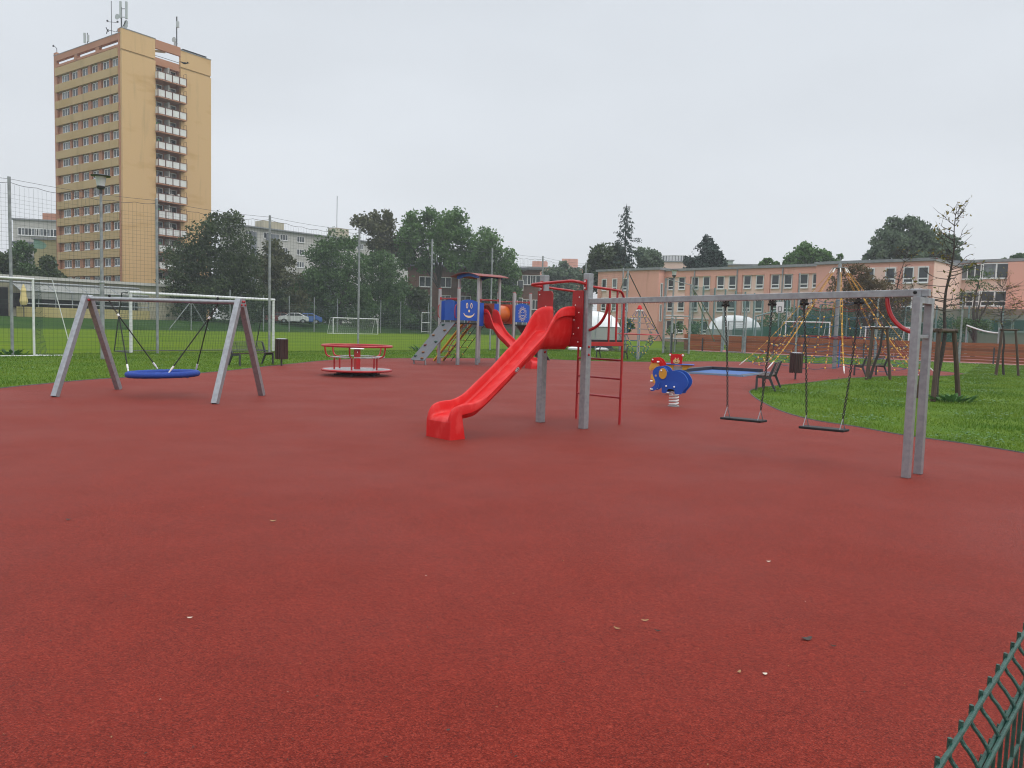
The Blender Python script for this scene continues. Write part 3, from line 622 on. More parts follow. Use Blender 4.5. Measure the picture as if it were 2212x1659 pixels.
# rope climber behind the roofed bay, board on the far right
net = MB(); yj = MB()
for v in (-.4, 0, .4):
    p, q = T(w1+w2*.9+v, w3+.05, 1.62), T(w1+w2*.8+v-.15, w3+1.5, 0); net.tube([p, q], .014, 6)
for u in (.2, .4, .6, .8):
    c = [T(w1+w2*.9+v-(.1+.15*u), w3+.05+1.45*u, 1.62*(1-u)) for v in (-.4, 0, .4)]; net.tube(c, .012, 6)
    for p in c: yj.ball(p, .035, 8)
rn = net.build('rope_climber', rope, t); yj.build('rope_joint', yellowp, rn)
mb = MB(); mb.bar(T(T3b+.05, .86, 1.70), T(T3b+1.45, .86, .12), .85, .026, up=f2.cross(f1)); mb.build('climbing_board', greyplate, t, 0)
mb = MB(); mb.bar(T(T3b+1.38, .6, .18), T(T3b+1.38, .6, 0), .05, .05); mb.bar(T(T3b+1.38, 1.1, .18), T(T3b+1.38, 1.1, 0), .05, .05); mb.build('board_foot', galv, t, 0)

# ------------------------------------------------------------------ spring riders
def spring(t, c, z0, z1, r=.10, turns=5, wr=.014, m=None):
    mb = MB(); k = turns*14; mb.tube([c+Vector((r*math.cos(2*PI*i/14), r*math.sin(2*PI*i/14), z0+(z1-z0)*i/k)) for i in range(k+1)], wr, 7); mb.build('spring', m or whiteb, t)
ec = G(1455, 877.5); ec.z = 0
t = thing('elephant_spring_rider', 'blue elephant spring rider with orange ears on a white coil spring', 'spring rider', ec)
eu = unit(.90, -.44); en = unit(.44, .90); K = .00102
el = [(800, 572), (860, 590), (910, 630), (945, 682), (1000, 660), (1080, 650), (1170, 665), (1255, 715), (1318, 800), (1345, 880), (1330, 960), (1280, 1040), (1240, 1090), (1215, 1145), (1100, 1145), (1085, 1080), (1050, 1052), (960, 1052), (935, 1080), (920, 1135), (840, 1135), (830, 1070), (825, 1000), (818, 945), (790, 927), (765, 965), (742, 1040), (690, 1092), (640, 1115), (605, 1105), (587, 1072), (625, 1035), (672, 995), (695, 940), (688, 880), (658, 820), (635, 740), (645, 660), (700, 600), (750, 578)]
el = [((x-1035)*K*1.08, (1428-y)*K) for x, y in el]
def epan(off, name):
    mb = MB(); mb.prism([(v.x, v.y) for v in smoothline([(x, y, 0) for x, y in el], 3, True)], ec+en*off, eu, Z, .024); mb.mi = [0, 0]+[1]*(len(mb.f)-2); return mb.build(name, [blueplast, blueedge], t, 0)
for off, s in ((-.19, -1), (.19, 1)):
    bp = epan(off, 'body_board'); c = ec+en*(off+s*.018)
    mb = MB(); cx_, cz_ = (840-1035)*K*1.08, (1428-728)*K; mb.prism(ell(cx_, cz_, .088, .118), c, eu, Z, .02); mb.build('ear', mat('ear_orange', (.60, .30, .03), .45), bp, 0, .004)
    for bx, by in ((810, 665), (615, 1072), (920, 990), (1080, 997)):
        mb = MB(); mb.ball(ec+en*(off+s*.03)+eu*((bx-1035)*K*1.08)+Z*((1428-by)*K), .021, 10); mb.build('bolt_cap', whiteb, bp)
    mb = MB(); mb.prism(ell((700-1035)*K*1.08, (1428-780)*K, .022, .024, 14), ec+en*(off+s*.0125), eu, Z, .006); mb.build('eye', mat('eye_tan', (.55, .33, .17), .5), bp, 0)
mb = MB(); mb.box(ec+Z*.52+eu*.06, (.30, .28, .03), (eu, en, Z)); mb.box(ec+Z*.36, (.26, .30, .05), (eu, en, Z)); mb.build('seat', black, t, 0, .006)
for bx, by in ((810, 665), (640, 1075)):
    mb = MB(); c = ec+eu*((bx-1035)*K*1.08)+Z*((1428-by)*K); mb.tube([c-en*.22, c+en*.22], .017, 8); mb.build('grip_bar', whiteb, t)
spring(t, ec, .015, .335); mb = MB(); mb.lathe([(.13, 0), (.13, .012), (0, .012)], ec, 16); mb.build('base_plate', galv, t)

hc = Vector((4.05, 20.0, 0))
t = thing('horse_spring_rider', 'yellow horse spring rider with red mane half hidden behind the blue elephant', 'spring rider', hc)
hu = unit(.90, -.43); hn = unit(.43, .90)
ho = [(-.50, .62), (-.47, .60), (-.44, .64), (-.40, .68), (-.36, .64), (-.36, .54), (-.38, .50), (-.46, .50), (-.46, .40), (-.40, .38), (-.41, .30), (-.34, .28), (-.28, .34), (-.20, .38), (.1, .36), (.22, .34), (.30, .26), (.38, .28), (.36, .40), (.40, .52), (.36, .60), (.1, .60), (-.14, .60), (-.20, .70), (-.22, .82), (-.30, .90), (-.44, .90), (-.46, .80), (-.52, .68)]
for off in (-.11, .11):
    mb = MB(); mb.prism(ho, hc+hn*off, hu, Z, .022); bd = mb.build('body_board', mat('horse_yellow', (.66, .34, .05), .45), t, 0, .004)
    s = 1 if off > 0 else -1
    mb = MB(); mb.prism([(-.47, .84), (-.46, .90), (-.40, .945), (-.30, .95), (-.20, .90), (-.14, .80), (-.13, .70), (-.17, .66), (-.22, .72), (-.26, .80), (-.36, .82), (-.41, .80)], hc+hn*(off+.02*s), hu, Z, .02); mb.build('mane', redplast, bd, 0, .004)
    mb = MB(); mb.ball(hc+hn*(off+.035*s)+hu*-.42+Z*.89, .022, 10); mb.build('bolt_cap', whiteb, bd)
for x, z in ((-.26, .84), (-.42, .34)):
    mb = MB(); c = hc+hu*x+Z*z; mb.tube([c-hn*.24, c-hn*.12], .022, 8); mb.tube([c+hn*.12, c+hn*.24], .022, 8); mb.ball(c-hn*.24, .026, 8); mb.ball(c+hn*.24, .026, 8); mb.build('grip_bar', whiteb, t)
mb = MB(); mb.box(hc+Z*.58+hu*.1, (.32, .2, .03), (hu, hn, Z)); mb.build('seat', blueplast, t, 0)
spring(t, hc, .015, .33); mb = MB(); mb.box(hc+Z*.35, (.25, .24, .05), (hu, hn, Z)); mb.build('mount', black, t, 0)

bc_ = Vector((4.68, 22.0, 0))
t = thing('bear_spring_seesaw', 'red bear faced spring seesaw with blue board behind the elephant rider', 'spring seesaw', bc_)
bu = unit(.985, -.17); bn = unit(.17, .985)
mb = MB(); mb.box(bc_+Z*.705, (.90, .38, .022), (bu, bn, Z)); mb.build('board', blueplast, t, 0, .006)
bear = [(-.15, .715), (-.16, .80), (-.17, .86), (-.165, .92), (-.205, .935), (-.21, .98), (-.18, 1.01), (-.13, 1.0), (-.10, .985), (-.04, .995), (.04, .995), (.10, .985), (.13, 1.0), (.18, 1.01), (.21, .98), (.205, .935), (.165, .92), (.17, .86), (.16, .80), (.15, .715)]
bo_ = bc_+bu*-.05-bn*.05
mb = MB(); mb.prism([(v.x, v.y) for v in smoothline([(x, y, 0) for x, y in bear], 3)], bo_, bu, Z, .022); bb = mb.build('bear_board', redplast, t, 0, .004)
mb = MB(); mb.prism(ell(0, .79, .092, .07), bo_-bn*.014, bu, Z, .01); mb.build('muzzle', mat('muzzle_tan', (.68, .40, .13), .5), bb, 0)
for u, z, r, m_ in ((0, .82, .018, redpanel), (-.035, .80, .012, whiteb), (.04, .80, .012, whiteb)): mb = MB(); mb.prism(ell(u, z, r, r*.9, 12), bo_-bn*.0205, bu, Z, .006); mb.build('nose' if r > .015 else 'screw_head', m_, bb, 0)
mb = MB(); mb.prism(crescent(0, .80, .055, 205, 335, .014, 10), bo_-bn*.0205, bu, Z, .006); mb.build('mouth', black, bb, 0)
for u in (-.035, .045): mb = MB(); mb.prism(ell(u, .875, .013, .018, 12), bo_-bn*.0125, bu, Z, .006); mb.build('eye', cream, bb, 0)
for u in (-.185, .165): mb = MB(); c = bo_+bu*u+Z*.965; mb.tube([c-bn*.11, c+bn*.11], .02, 8); mb.ball(c-bn*.11, .03, 10); mb.ball(c+bn*.11, .03, 10); mb.build('grip_bar', whiteb, t)
for s in (-1, 1):
    mb = MB(); mb.prism([(.10*s, .69), (.40*s, .69), (.40*s, .655), (.30*s, .62), (.22*s, .56), (.10*s, .55)], bc_-bn*.1, bu, Z, .022); mb.prism([(.10*s, .69), (.40*s, .69), (.40*s, .655), (.30*s, .62), (.22*s, .56), (.10*s, .55)], bc_+bn*.1, bu, Z, .022); mb.build('support_board', yellowp, t, 0)
mb = MB(); mb.box(bc_+Z*.56, (.24, .26, .16), (bu, bn, Z)); mb.build('mount', galv, t, 0)
spring(t, bc_, .015, .48, .1, 7)

# ------------------------------------------------------------------ sunken trampoline
q = [G(1483, 801), G(1500, 799.5), G(1645, 807), G(1632, 811), G(1560, 814), G(1484, 806)]
tc_ = Vector((8.55, 31.4, 0)); tu = unit(.84, -.54); tv = Vector((-tu.y, tu.x, 0))
t = thing('sunken_trampoline', 'bright blue trampoline mat in a black frame set into the rubber', 'trampoline', tc_)
tarp = mat('trampoline_mat', (.011, .09, .32), .5, 0, (.010, .08, .28), 5); blueg = mat('black_rubber_frame', (.014, .015, .022), .5, 0, (.02, .021, .03), 5); tblue = mat('blue_grey_edge', (.16, .25, .36), .5)
mb = MB(); mb.box(tc_+Z*.03, (2.10, 3.33, .012), (tu, tv, Z)); mb.build('jump_mat', tarp, t, 0)
mb = MB()
mb.box(tc_-tu*1.17+Z*.08, (.26, 3.8, .16), (tu, tv, Z)); mb.box(tc_+tu*1.17+Z*.022, (.26, 3.8, .044), (tu, tv, Z))
mb.box(tc_+tv*1.79+Z*.08, (2.08, .26, .16), (tu, tv, Z)); mb.box(tc_-tv*1.79+Z*.03, (2.08, .26, .06), (tu, tv, Z))
mb.build('frame', blueg, t, 0)
mb = MB()
for s in (-1, 1): mb.box(tc_+tu*(s*1.32)+Z*.03, (.04, 3.86, .06), (tu, tv, Z)); mb.box(tc_+tv*(s*1.94)+Z*.03, (2.6, .04, .06), (tu, tv, Z))
mb.build('frame_edge', tblue, t, 0)

# ------------------------------------------------------------------ rope spinner
ropeb = mat('blue_climbing_rope', (.03, .085, .16), .8, 0, (.05, .13, .22), 30); ropeg = mat('dark_rope', (.025, .04, .05), .8); jointy = mat('yellow_joint', (.82, .50, .06), .45); ropey = mat('yellow_rope', (.64, .34, .045), .75, 0, (.48, .22, .03), 20); roper = mat('red_rope', (.22, .02, .022), .8)
c = Vector((6.88, 42.8, 0)); t = thing('rope_spinner', 'spindle shaped rope spinner with red hoop and red cap on a grey pole', 'rope spinner', c)
mb = MB(); mb.tube([c, c+Z*2.85], .085, 14); mb.build('pole', alu, t)
mb = MB(); mb.lathe([(.15, 2.75), (.15, 2.80), (.11, 2.87), (.10, 2.93), (.06, 2.98), (0, 3.0)], c, 16); mb.build('cap', redplast, t)
mb = MB(); mb.tube([c+Vector((1.16*math.cos(2*PI*i/40), 1.16*math.sin(2*PI*i/40), 1.40)) for i in range(40)], .03, 8, True); mb.build('hoop', redpaint, t)
lv = [(.14, 2.74), (.45, 2.35), (.68, 2.03), (.92, 1.70), (1.15, 1.40), (.86, 1.06), (.63, .74), (.42, .40), (.10, .08)]
mb = MB(); mj = MB(); mw = MB(); na = 10
for i in range(na):
    a = 2*PI*(i+.3)/na; pts = [c+Vector((r*math.cos(a), r*math.sin(a), z)) for r, z in lv]
    mb.tube(pts, .012, 5)
    for p in pts[1:4]+pts[5:8]: mj.ball(p, .034, 6)
    mw.tube([pts[0], pts[0]+(pts[1]-pts[0])*.2], .022, 6)
for r, z in lv[1:4]+lv[5:8]:
    n = na*3; mb.tube([c+Vector((r*(1 if j % 3 == 0 else .94)*math.cos(2*PI*(j/3+.3)/na), r*(1 if j % 3 == 0 else .94)*math.sin(2*PI*(j/3+.3)/na), z-(0 if j % 3 == 0 else .015))) for j in range(n)], .012, 5, True)
k = mb.build('rope_net', ropeb, t); tag(mj.build('rope_joints', jointy, k), kind='stuff'); mw.build('rope_sleeves', whiteb, k)

# ------------------------------------------------------------------ rope pyramid
c = Vector((15.75, 38.1, 0)); top = c+Z*4.95
t = thing('rope_pyramid', 'tall yellow rope climbing pyramid hung from a steel mast', 'climbing net', c)
mb = MB(); mb.tube([c, c+Z*2.6, c+Z*5.1], [.10, .10, .085], 14); mb.lathe([(.34, 4.88), (.34, 4.92), (0, 4.92)], c, 16); mb.tube([c+Z*5.1, c+Z*5.45], .03, 8); mb.build('mast', galvpost, t)
an = [163+45*k for k in range(8)]; RA = 4.35
def pyr(a, u):                                                       # u 0 at the mast head .. 1 at the ground anchor
    r = .30+(RA-.30)*(u**1.0); z = 4.85*(1-u)+.12*u; z -= .42*math.sin(PI*u)*u; return c+Vector((r*math.cos(math.radians(a)), r*math.sin(math.radians(a)), z))
wm = MB()
for a in an:
    mb = MB()
    for da in (-1, 1): mb.tube([pyr(a+da*(1-u)**2*3, u) for u in [i/14*.93 for i in range(15)]], .011, 5)
    mb.build('edge_rope', ropey, t)
    p, q = pyr(a, .93), pyr(a, 1.03); q.z = 0; wm.tube([p, p+(q-p)*.75], .028, 6); wm.tube([p, q], .014, 6); wm.tube([pyr(a, 0)+Z*.05, pyr(a, .04)], .03, 6)
wm.build('anchor_turnbuckle', whiteb, t)
mj = MB(); us = [.30, .36, .43, .52, .615, .71, .80, .875, .94]
for li, u in enumerate(us):
    mb = MB(); pts = []
    nsub = 1 if li < 2 else (2 if li < 4 else 4)
    for k in range(8):
        for s in range(nsub*3):
            f = s/(nsub*3); a = an[k]+45*f; p = pyr(an[k], u)*(1-f)+pyr(an[(k+1) % 8], u)*f
            p.z -= (.10+.12*u)*math.sin(PI*f)+ (.03 if s % 3 else 0); pts.append(p)
            if s % 3 == 0: mj.ball(p, .047, 6, (1, 1, .9))
    mb.tube(pts, .013, 5, True); mb.build('net_ring', roper if li == 1 else ropeb, t)
mb = MB(); mg = MB()
for k in range(8):
    for li in range(1, len(us)-1):
        nsub = 2 if li < 4 else 4
        for s in range(1, nsub):
            f = s/nsub
            def pp(u):
                p = pyr(an[k], u)*(1-f)+pyr(an[(k+1) % 8], u)*f; p.z -= (.10+.12*u)*math.sin(PI*f); return p
            mb.cur = 0 if (s+li) % 2 or li > 4 else 1; mb.tube([pp(us[li]), pp(us[li+1])], .012, 5)
mb.cur = 0
for i in range(24):
    a = 2*PI*i/24; r = 1.7; mb.tube([c+Vector((r*math.cos(a), r*math.sin(a), 1.60)), c+Vector((.1*math.cos(a), .1*math.sin(a), 1.45))], .011, 5)
for r in (.5, .9, 1.3, 1.7): mb.tube([c+Vector((r*math.cos(2*PI*j/24), r*math.sin(2*PI*j/24), 1.44+.09*r)) for j in range(24)], .012, 5, True)
mb.build('inner_net', [roper, ropeg], t); tag(mj.build('rope_joints', jointy, t), kind='stuff')
mb = MB()
for i in range(6): mb.tube([c+Vector((.16, -.16, 1.4-.22*i)), c+Vector((.13, -.2, 1.4-.22*(i+1)))], .03, 6)
mb.build('blue_tie_rope', mat('blue_strap', (.03, .12, .42), .6), t)

# ------------------------------------------------------------------ benches and bins
def bench_mesh(t, L=1.75, seatm=brownslat):
    for s in (-1, 1):
        x = s*(L/2-.04); mb = MB()
        mb.prism([(-.26, .0), (-.20, .0), (-.20, .36), (.10, .335), (.26, 0), (.32, 0), (.16, .38), (.30, .82), (.25, .83), (.09, .43), (.0, .40), (-.20, .43), (-.26, .40)], (x, 0, 0), (0, 1, 0), Z, .05)
        mb.build('side_frame', darkmetal, t, 0, .006)
    for i in range(4): mb = MB(); mb.box((0, -.20+.095*i, .435-.006*i), (L, .082, .03)); mb.build('seat_slat', seatm, t, 0, .004)
    mb = MB()
    for i in range(9):
        u = i/8; mb.tube([(-L/2+.05, .145+.125*u, .50+.32*u), (L/2-.05, .145+.125*u, .50+.32*u)], .007 if 0 < i < 8 else .014, 6)
    for x in (-.3*L, 0, .3*L): mb.tube([(x, .15, .50), (x, .275, .82)], .008, 6)
    mb.build('backrest', darkmetal, t)
bench = thing('park_bench', 'dark slatted bench on the grass behind the blue nest swing', 'bench', (0, 0, 0), group='park benches around the playground')
bench_mesh(bench)
bench.location = (-9.36, 27.88, 0); bench.rotation_euler = (0, 0, math.radians(66))
benches = bench
dup(bench, (7.6, 23.05, 0), math.radians(-114), 'dark bench seen end on at the tip of the right lawn')
dup(bench, (15.09, 32.75, 0), math.radians(-144.5), 'dark bench in front of the rope pyramid beside the staked saplings')
dup(bench, (5.56, 43.66, 0), math.radians(-32), 'dark bench behind the slide ladder beside the rope spinner')
bin_ = thing('litter_bin', 'brown slatted litter bin in front of the tall net post', 'litter bin', (0, 0, 0), group='brown slatted litter bins')
for i in range(18):
    a = 2*PI*i/18; x = Vector((-math.sin(a), math.cos(a), 0)); y = Vector((math.cos(a), math.sin(a), 0)); mb = MB(); mb.box(y*.215+Z*.60, (.056, .026, .72), (x, y, Z)); mb.build('slat', brownslat, bin_, 0, .003)
mb = MB(); mb.lathe([(.18, .26), (.195, .28), (.195, .92), (.15, .95), (.0, .95)], (0, 0, 0), 18); mb.build('liner', darkmetal, bin_)
mb = MB(); mb.lathe([(.205, .945), (.205, .965), (.12, .985), (0, .985)], (0, 0, 0), 18); mb.build('lid', galv, bin_)
mb = MB(); mb.tube([(0, 0, 0), (0, 0, .3)], .035, 8); mb.build('stem', darkmetal, bin_)
bin_.location = (-8.3, 27.9, 0)
dup(bin_, (10.35, 28.4, 0), 0, 'brown slatted litter bin on the lawn beside the end on bench')
# ------------------------------------------------------------------ lamps
glass = mat('lamp_glass', (.55, .57, .58), .25, 0, spec=.5)
def lamp(c, h, label, rpole=.06):
    t = thing('lamp_post', label, 'lamp post', c, group='park lamps with flat round caps')
    zl = h*.42
    mb = MB(); mb.tube([c, c+Z*zl], rpole*1.25, 12); mb.ball(c+Z*zl, rpole*1.5, 10); mb.tube([c+Z*zl, c+Z*(h-.62)], [rpole, rpole*.75], 12); mb.build('pole', galvpost, t)
    mb = MB(); mb.lathe([(.055, h-.68), (.055, h-.52), (.12, h-.50), (.15, h-.42), (.14, h-.40), (0, h-.40)], c, 16); mb.build('lamp_base', darkmetal, t)
    mb = MB(); mb.lathe([(.13, h-.41), (.185, h-.06), (.17, h-.05), (0, h-.05)], c, 16); mb.build('lamp_glass', glass, t)
    mb = MB(); mb.lathe([(.10, h-.07), (.33, h-.05), (.34, h-.03), (.2, h+.01), (0, h+.03)], c, 24); mb.build('lamp_cap', darkmetal, t)
l1 = G(222, 776); l1.z = 0; lamp(l1, at(222, 378, l1.y).z, 'tall grey lamp post behind the blue nest swing frame')
l2 = G(1449, 764); l2.z = 0; lamp(l2, at(1455, 582, l2.y).z, 'distant grey lamp post inside the double gate frame by the wooden fence', .075)

# ------------------------------------------------------------------ tall net along the field
netwire = mat('net_cord', (.035, .060, .055), .8)
t = thing('ball_stop_fence', 'tall dark netting on grey steel posts along the near side of the football field', 'net fence', FP)
n = 8; S = 5.72; base = -S; HP = 6.75
for k in range(-1, n+1):
    p = FP+fd*(S*k); p.z = 0
    mb = MB(); mb.tube([p, p+Z*HP], .058, 10); mb.lathe([(.062, HP), (.05, HP+.03), (0, HP+.035)], p, 10); mb.build('post', galvpost, t)
mb = MB()
def ribbon(mb, pts, r): mb.tube(pts, r, 3, caps=False)
cell = .16; nw = int(S*(n+1)/cell)
for i in range(nw+1):
    s = base+i*cell; f = ((s-base) % S)/S; sag = .16*math.sin(PI*f)+.05*abs(math.sin(PI*f*6))
    o = [fl(s+R_.uniform(-.01, .01), .02+.02*math.sin(j*2.1+i), z) for j, z in enumerate([.03, 1.6, 3.2, 4.9, HP-.22-sag])]
    ribbon(mb, o, .0032)
for j in range(int((HP-.5)/cell)):
    z = .05+cell*j; pts = []
    for i in range(0, nw+1, 3):
        s = base+i*cell; f = ((s-base) % S)/S; pts.append(fl(s, .02, z-.10*math.sin(PI*f)*(z/HP)**1.5+R_.uniform(-.008, .008)))
    ribbon(mb, pts, .0032)
mb.build('net', netwire, t, 0)
mb = MB()
for k in range(-1, n):
    mb.tube([fl(S*(k+f), 0, HP-.06-.09*math.sin(PI*f)) for f in [i/10 for i in range(11)]], .007, 4)
    mb.tube([fl(S*(k+f), 0, HP-.18-.16*math.sin(PI*f)-.05*abs(math.sin(PI*f*6))) for f in [i/36 for i in range(37)]], .009, 4)
mb.build('head_cable', darkmetal, t)
# end frame with braces on the right
def pipe(t, name, p, q, r, m=galvpost): mb = MB(); mb.tube([p, q], r, 8); return mb.build(name, m, t)
# corner posts with diagonal stays (behind the swing beam)
pa = G(1350, 756); pa.z = 0
t = thing('stay_post', 'grey corner post with two long diagonal stays behind the rope spinner', 'post', pa)
ha = at(1358, 583, pa.y).z
pipe(t, 'post', pa, pa+Z*ha, .075); pipe(t, 'stay', pa+Z*(ha-.1), G(1290, 748), .04); pipe(t, 'stay', pa+Z*(ha-.1), G(1438, 753), .04, darkmetal)
pb = G(1432, 763); pc_ = G(1487, 764); pb.z = pc_.z = 0; hb_ = at(1436, 601, pb.y).z; hc_ = at(1490, 614, pc_.y).z
t = thing('double_gate', 'tall grey post frame with wire mesh double gate beside the wooden fence', 'gate', pb)
pipe(t, 'post', pb, pb+Z*hb_, .085); pipe(t, 'post', pc_, pc_+Z*hc_, .085)
mb = MB(); mb.tube([pb+Z*(hb_-.05), pc_+Z*(hc_-.05)], .03, 6); hm = at(1440, 682, pb.y).z
mb.tube([pb+Z*hm, pc_+Z*hm], .05, 8); mid = (pb+pc_)/2+Vector((-.1, 0, 0)); mb.tube([mid+Z*.1, mid+Z*hm], .045, 8)
h1 = at(1440, 731, pb.y).z; mb.tube([pb+Z*h1, pc_+Z*h1], .05, 8); mb.build('gate_frame', galvpost, t)
mb = MB(); d = (pc_-pb)
for i in range(1, 46): ribbon(mb, [pb+d*(i/46)+Z*.05, pb+d*(i/46)+Z*h1], .011)
for i in range(10): ribbon(mb, [pb+Z*(.1+h1*i/10), pc_+Z*(.1+h1*i/10)], .008)
mb.build('wire_mesh', darkmetal, t, 0)
pipe(t, 'stay', pc_+Z*(hc_-.1), G(1580, 760)+Z*0, .05); pipe(t, 'stay', pc_+Z*(hc_-.1), pc_+Vector((3.4, 6, .9)), .045, galvpost)
mb = MB(); mb.post(pb+Vector((.35, -1.2, 0)), 1.5, .12); mb.build('gate_bollard', darkmetal, t, 0)

# ------------------------------------------------------------------ goals
def goal(name, label, a, b, h, depth, dv, r=.06, net=True, full=False, cell=.14, m=white, back=1.0):
    a = Vector(a); b = Vector(b); t = thing(name, label, 'goal', (a+b)/2, group='white football goals')
    for p in (a, b): mb = MB(); mb.tube([p, p+Z*h], r, 10); mb.build('goal_post', m, t)
    mb = MB(); mb.tube([a+Z*h-(b-a).normalized()*r, b+Z*h+(b-a).normalized()*r], r, 10); mb.build('crossbar', m, t)
    mb = MB(); mb.tube([a, a+dv*depth, b+dv*depth, b], r*.5, 8)
    for p in (a, b): mb.tube([p+Z*h, p+dv*(depth*back*.5)+Z*h, p+dv*depth], r*.4, 6)
    mb.build('net_frame', m if not full else darkmetal, t)
    if net:
        mb = MB(); L = (b-a).length; n = int(L/cell)
        for i in range(n+1):
            p = a+(b-a)*(i/n); ribbon(mb, [p+Z*h, p+dv*(depth*back*.5)+Z*(h-.12-.1*math.sin(PI*i/n)), p+dv*depth*.86+Z*h*.4, p+dv*depth+Z*.02], .0045)
        for j in range(16):
            u = j/15; z = h*(1-u); k = depth*(.45+.55*u); ribbon(mb, [a+Z*z, a+dv*k+Z*z*.97, (a+b)/2+dv*k+Z*(z*.95), b+dv*k+Z*z*.97, b+Z*z], .0045)
        mb.build('net', mat('goal_net', (.025, .06, .045) if full else (.55, .56, .55), .8), t, 0)
    return t
g0 = at(283, 761, 34.5); g1 = at(590, 760, 40.6); g0.z = g1.z = 0
goal('football_goal', 'large white football goal behind the tall net and the blue nest swing', g0, g1, 2.66, 1.6, fn, .07, full=True)
h0 = at(74, 770, 30.4); h0.z = 0; h1_ = h0-fd*6.5
tt = goal('football_goal', 'white football goal with slanting net frame cut off at the left edge', h0, h1_, 2.95, 1.3, (fn*-.35+fd*.95).normalized(), .045, net=False)
mb = MB()
for i in range(9): ribbon(mb, [h0+fd*(.03*i)+fn*.05+Z*2.9, h0+fd*(.05+.05*i)+fn*(.1+.03*i)+Z*1.9, h0+fd*(.1+.03*i)+fn*.1+Z*.9, h0+fd*(.08+.05*i)+Z*.03], .006)
for i in range(16): ribbon(mb, [h0+Z*(.15+.17*i), h0+fd*(.25+.1*math.sin(i*1.7))+fn*.2+Z*(.10+.17*i), h0+fd*.5*(.5+.5*math.sin(i))+fn*.1+Z*(.2+.17*i)], .006)
mb.build('net', D.materials['goal_net'], tt, 0)
q0 = at(719.5, 716, 103); q1 = at(816, 718, 108); q0.z = q1.z = .0
goal('football_goal', 'small white football goal far across the field in front of the trees', q0, q1, 2.1, 1.2, fn, .06, cell=.3)

# ------------------------------------------------------------------ fence on the far side of the field
t = thing('field_fence', 'thin wire fence on pale posts along the far side of the football field', 'fence', fl(30, 57.2))
for px_, top in ((205, 660), (280, 633), (413, 646), (497, 626), (569, 638), (624.5, 639), (678.5, 642), (728.6, 645), (822, 648), (865, 651), (925, 654.6), (1010, 660), (1065, 664)):
    p = onp(px_, 700, fl(0, 57.0), fd); p.z = 0; zt = onp(px_, top, fl(0, 57.0), fd).z; mb = MB(); mb.tube([p, Vector((p.x, p.y, zt))], .07, 6); mb.build('post', galvpost, t)
pa_ = onp(413, 700, fl(0, 57), fd); pb_ = onp(365, 714, fl(0, 57), fd); pc2 = onp(450, 712, fl(0, 57), fd)
for q in (pb_, pc2): mb = MB(); mb.tube([Vector((pa_.x, pa_.y, 3.6)), Vector((q.x, q.y, .1))], .05, 6); mb.build('stay', galvpost, t)
mb = MB(); e0 = onp(205, 700, fl(0, 57), fd); e1_ = onp(1120, 716, fl(0, 57), fd); d = e1_-e0
for i in range(150): p = e0+d*(i/149); ribbon(mb, [(p.x, p.y, .05), (p.x, p.y, 3.9)], .008)
for z in [.1+.26*i for i in range(15)]: ribbon(mb, [(e0.x, e0.y, z), (e1_.x, e1_.y, z)], .008)
mb.build('wire_mesh', mat('far_mesh', (.10, .16, .13), .7), t, 0)
p = onp(920, 718, fl(0, 56.6), fd); t = thing('frame_door', 'small pale metal gate frame on the far field edge beside the climbing tower', 'gate', (p.x, p.y, 0))
mb = MB(); w0 = fd*2.0
for s in (0, 1): mb.tube([p+w0*(s-.5), p+w0*(s-.5)+Z*3.2], .06, 6)
for z in (.1, 1.6, 3.2): mb.tube([p-w0*.5+Z*z, p+w0*.5+Z*z], .05, 6)
mb.build('gate_frame', white, t)

# ------------------------------------------------------------------ wooden court fence
plank = mat('red_brown_plank', (.33, .088, .031), .55, 0, (.17, .042, .015), 2.2, (.3, .72), 9, stretch=(.6, .6, 14))
_t = plank.node_tree; _b = _t.nodes['Principled BSDF']; _s = _b.inputs['Base Color'].links[0].from_socket
_g = N('ShaderNodeNewGeometry', _t); _r = N('ShaderNodeMapRange', _t); _r.inputs[3].default_value = .62; _r.inputs[4].default_value = 1.25; _t.links.new(_g.outputs['Random Per Island'], _r.inputs[0])
_x = N('ShaderNodeMix', _t, data_type='RGBA', blend_type='MULTIPLY'); _x.inputs[0].default_value = 1; _t.links.new(_s, _x.inputs[6]); _t.links.new(_r.outputs[0], _x.inputs[7]); _t.links.new(_x.outputs[2], _b.inputs['Base Color'])
t = thing('wooden_fence', 'red brown horizontal plank fence round the ball court', 'wooden fence', wl0)
def wp(s, z=0, n=0): v = wl0+wd*s+wn*n; return Vector((v.x, v.y, z))
def swp(px_): v = onp(px_, 750, wl0, wd); return (Vector((v.x, v.y, 0))-wl0).dot(wd)
g_a, g_b = swp(1571), swp(1604); WH = 1.34
segs = [(0, swp(1560)), (swp(1610), 12.4), (12.4, 16.5), (16.5, swp(2070)), (swp(2070), 27), (27, 32), (32, 37)]
for s0, s1 in segs:
    mb = MB(); npk = 7
    for k in range(npk):
        z = .06+k*(WH/npk); gap = .030 if (k < 3 and s0 > 12) else .012
        c = (wp(s0, z)+wp(s1, z))/2+Z*(WH/npk/2); mb.box(c, (s1-s0-.04, .05, WH/npk-gap), (wd, wn, Z))
    mb.build('plank_panel', plank, t, 0)
    k = 3 if s1-s0 > 4.2 else 2
    for i in range(1, k): mb = MB(); mb.post(wp(s0+(s1-s0)*i/k, 0, -.07), 1.12, .09, .06, ux=wd); mb.build('support_post', darkmetal, t, 0)
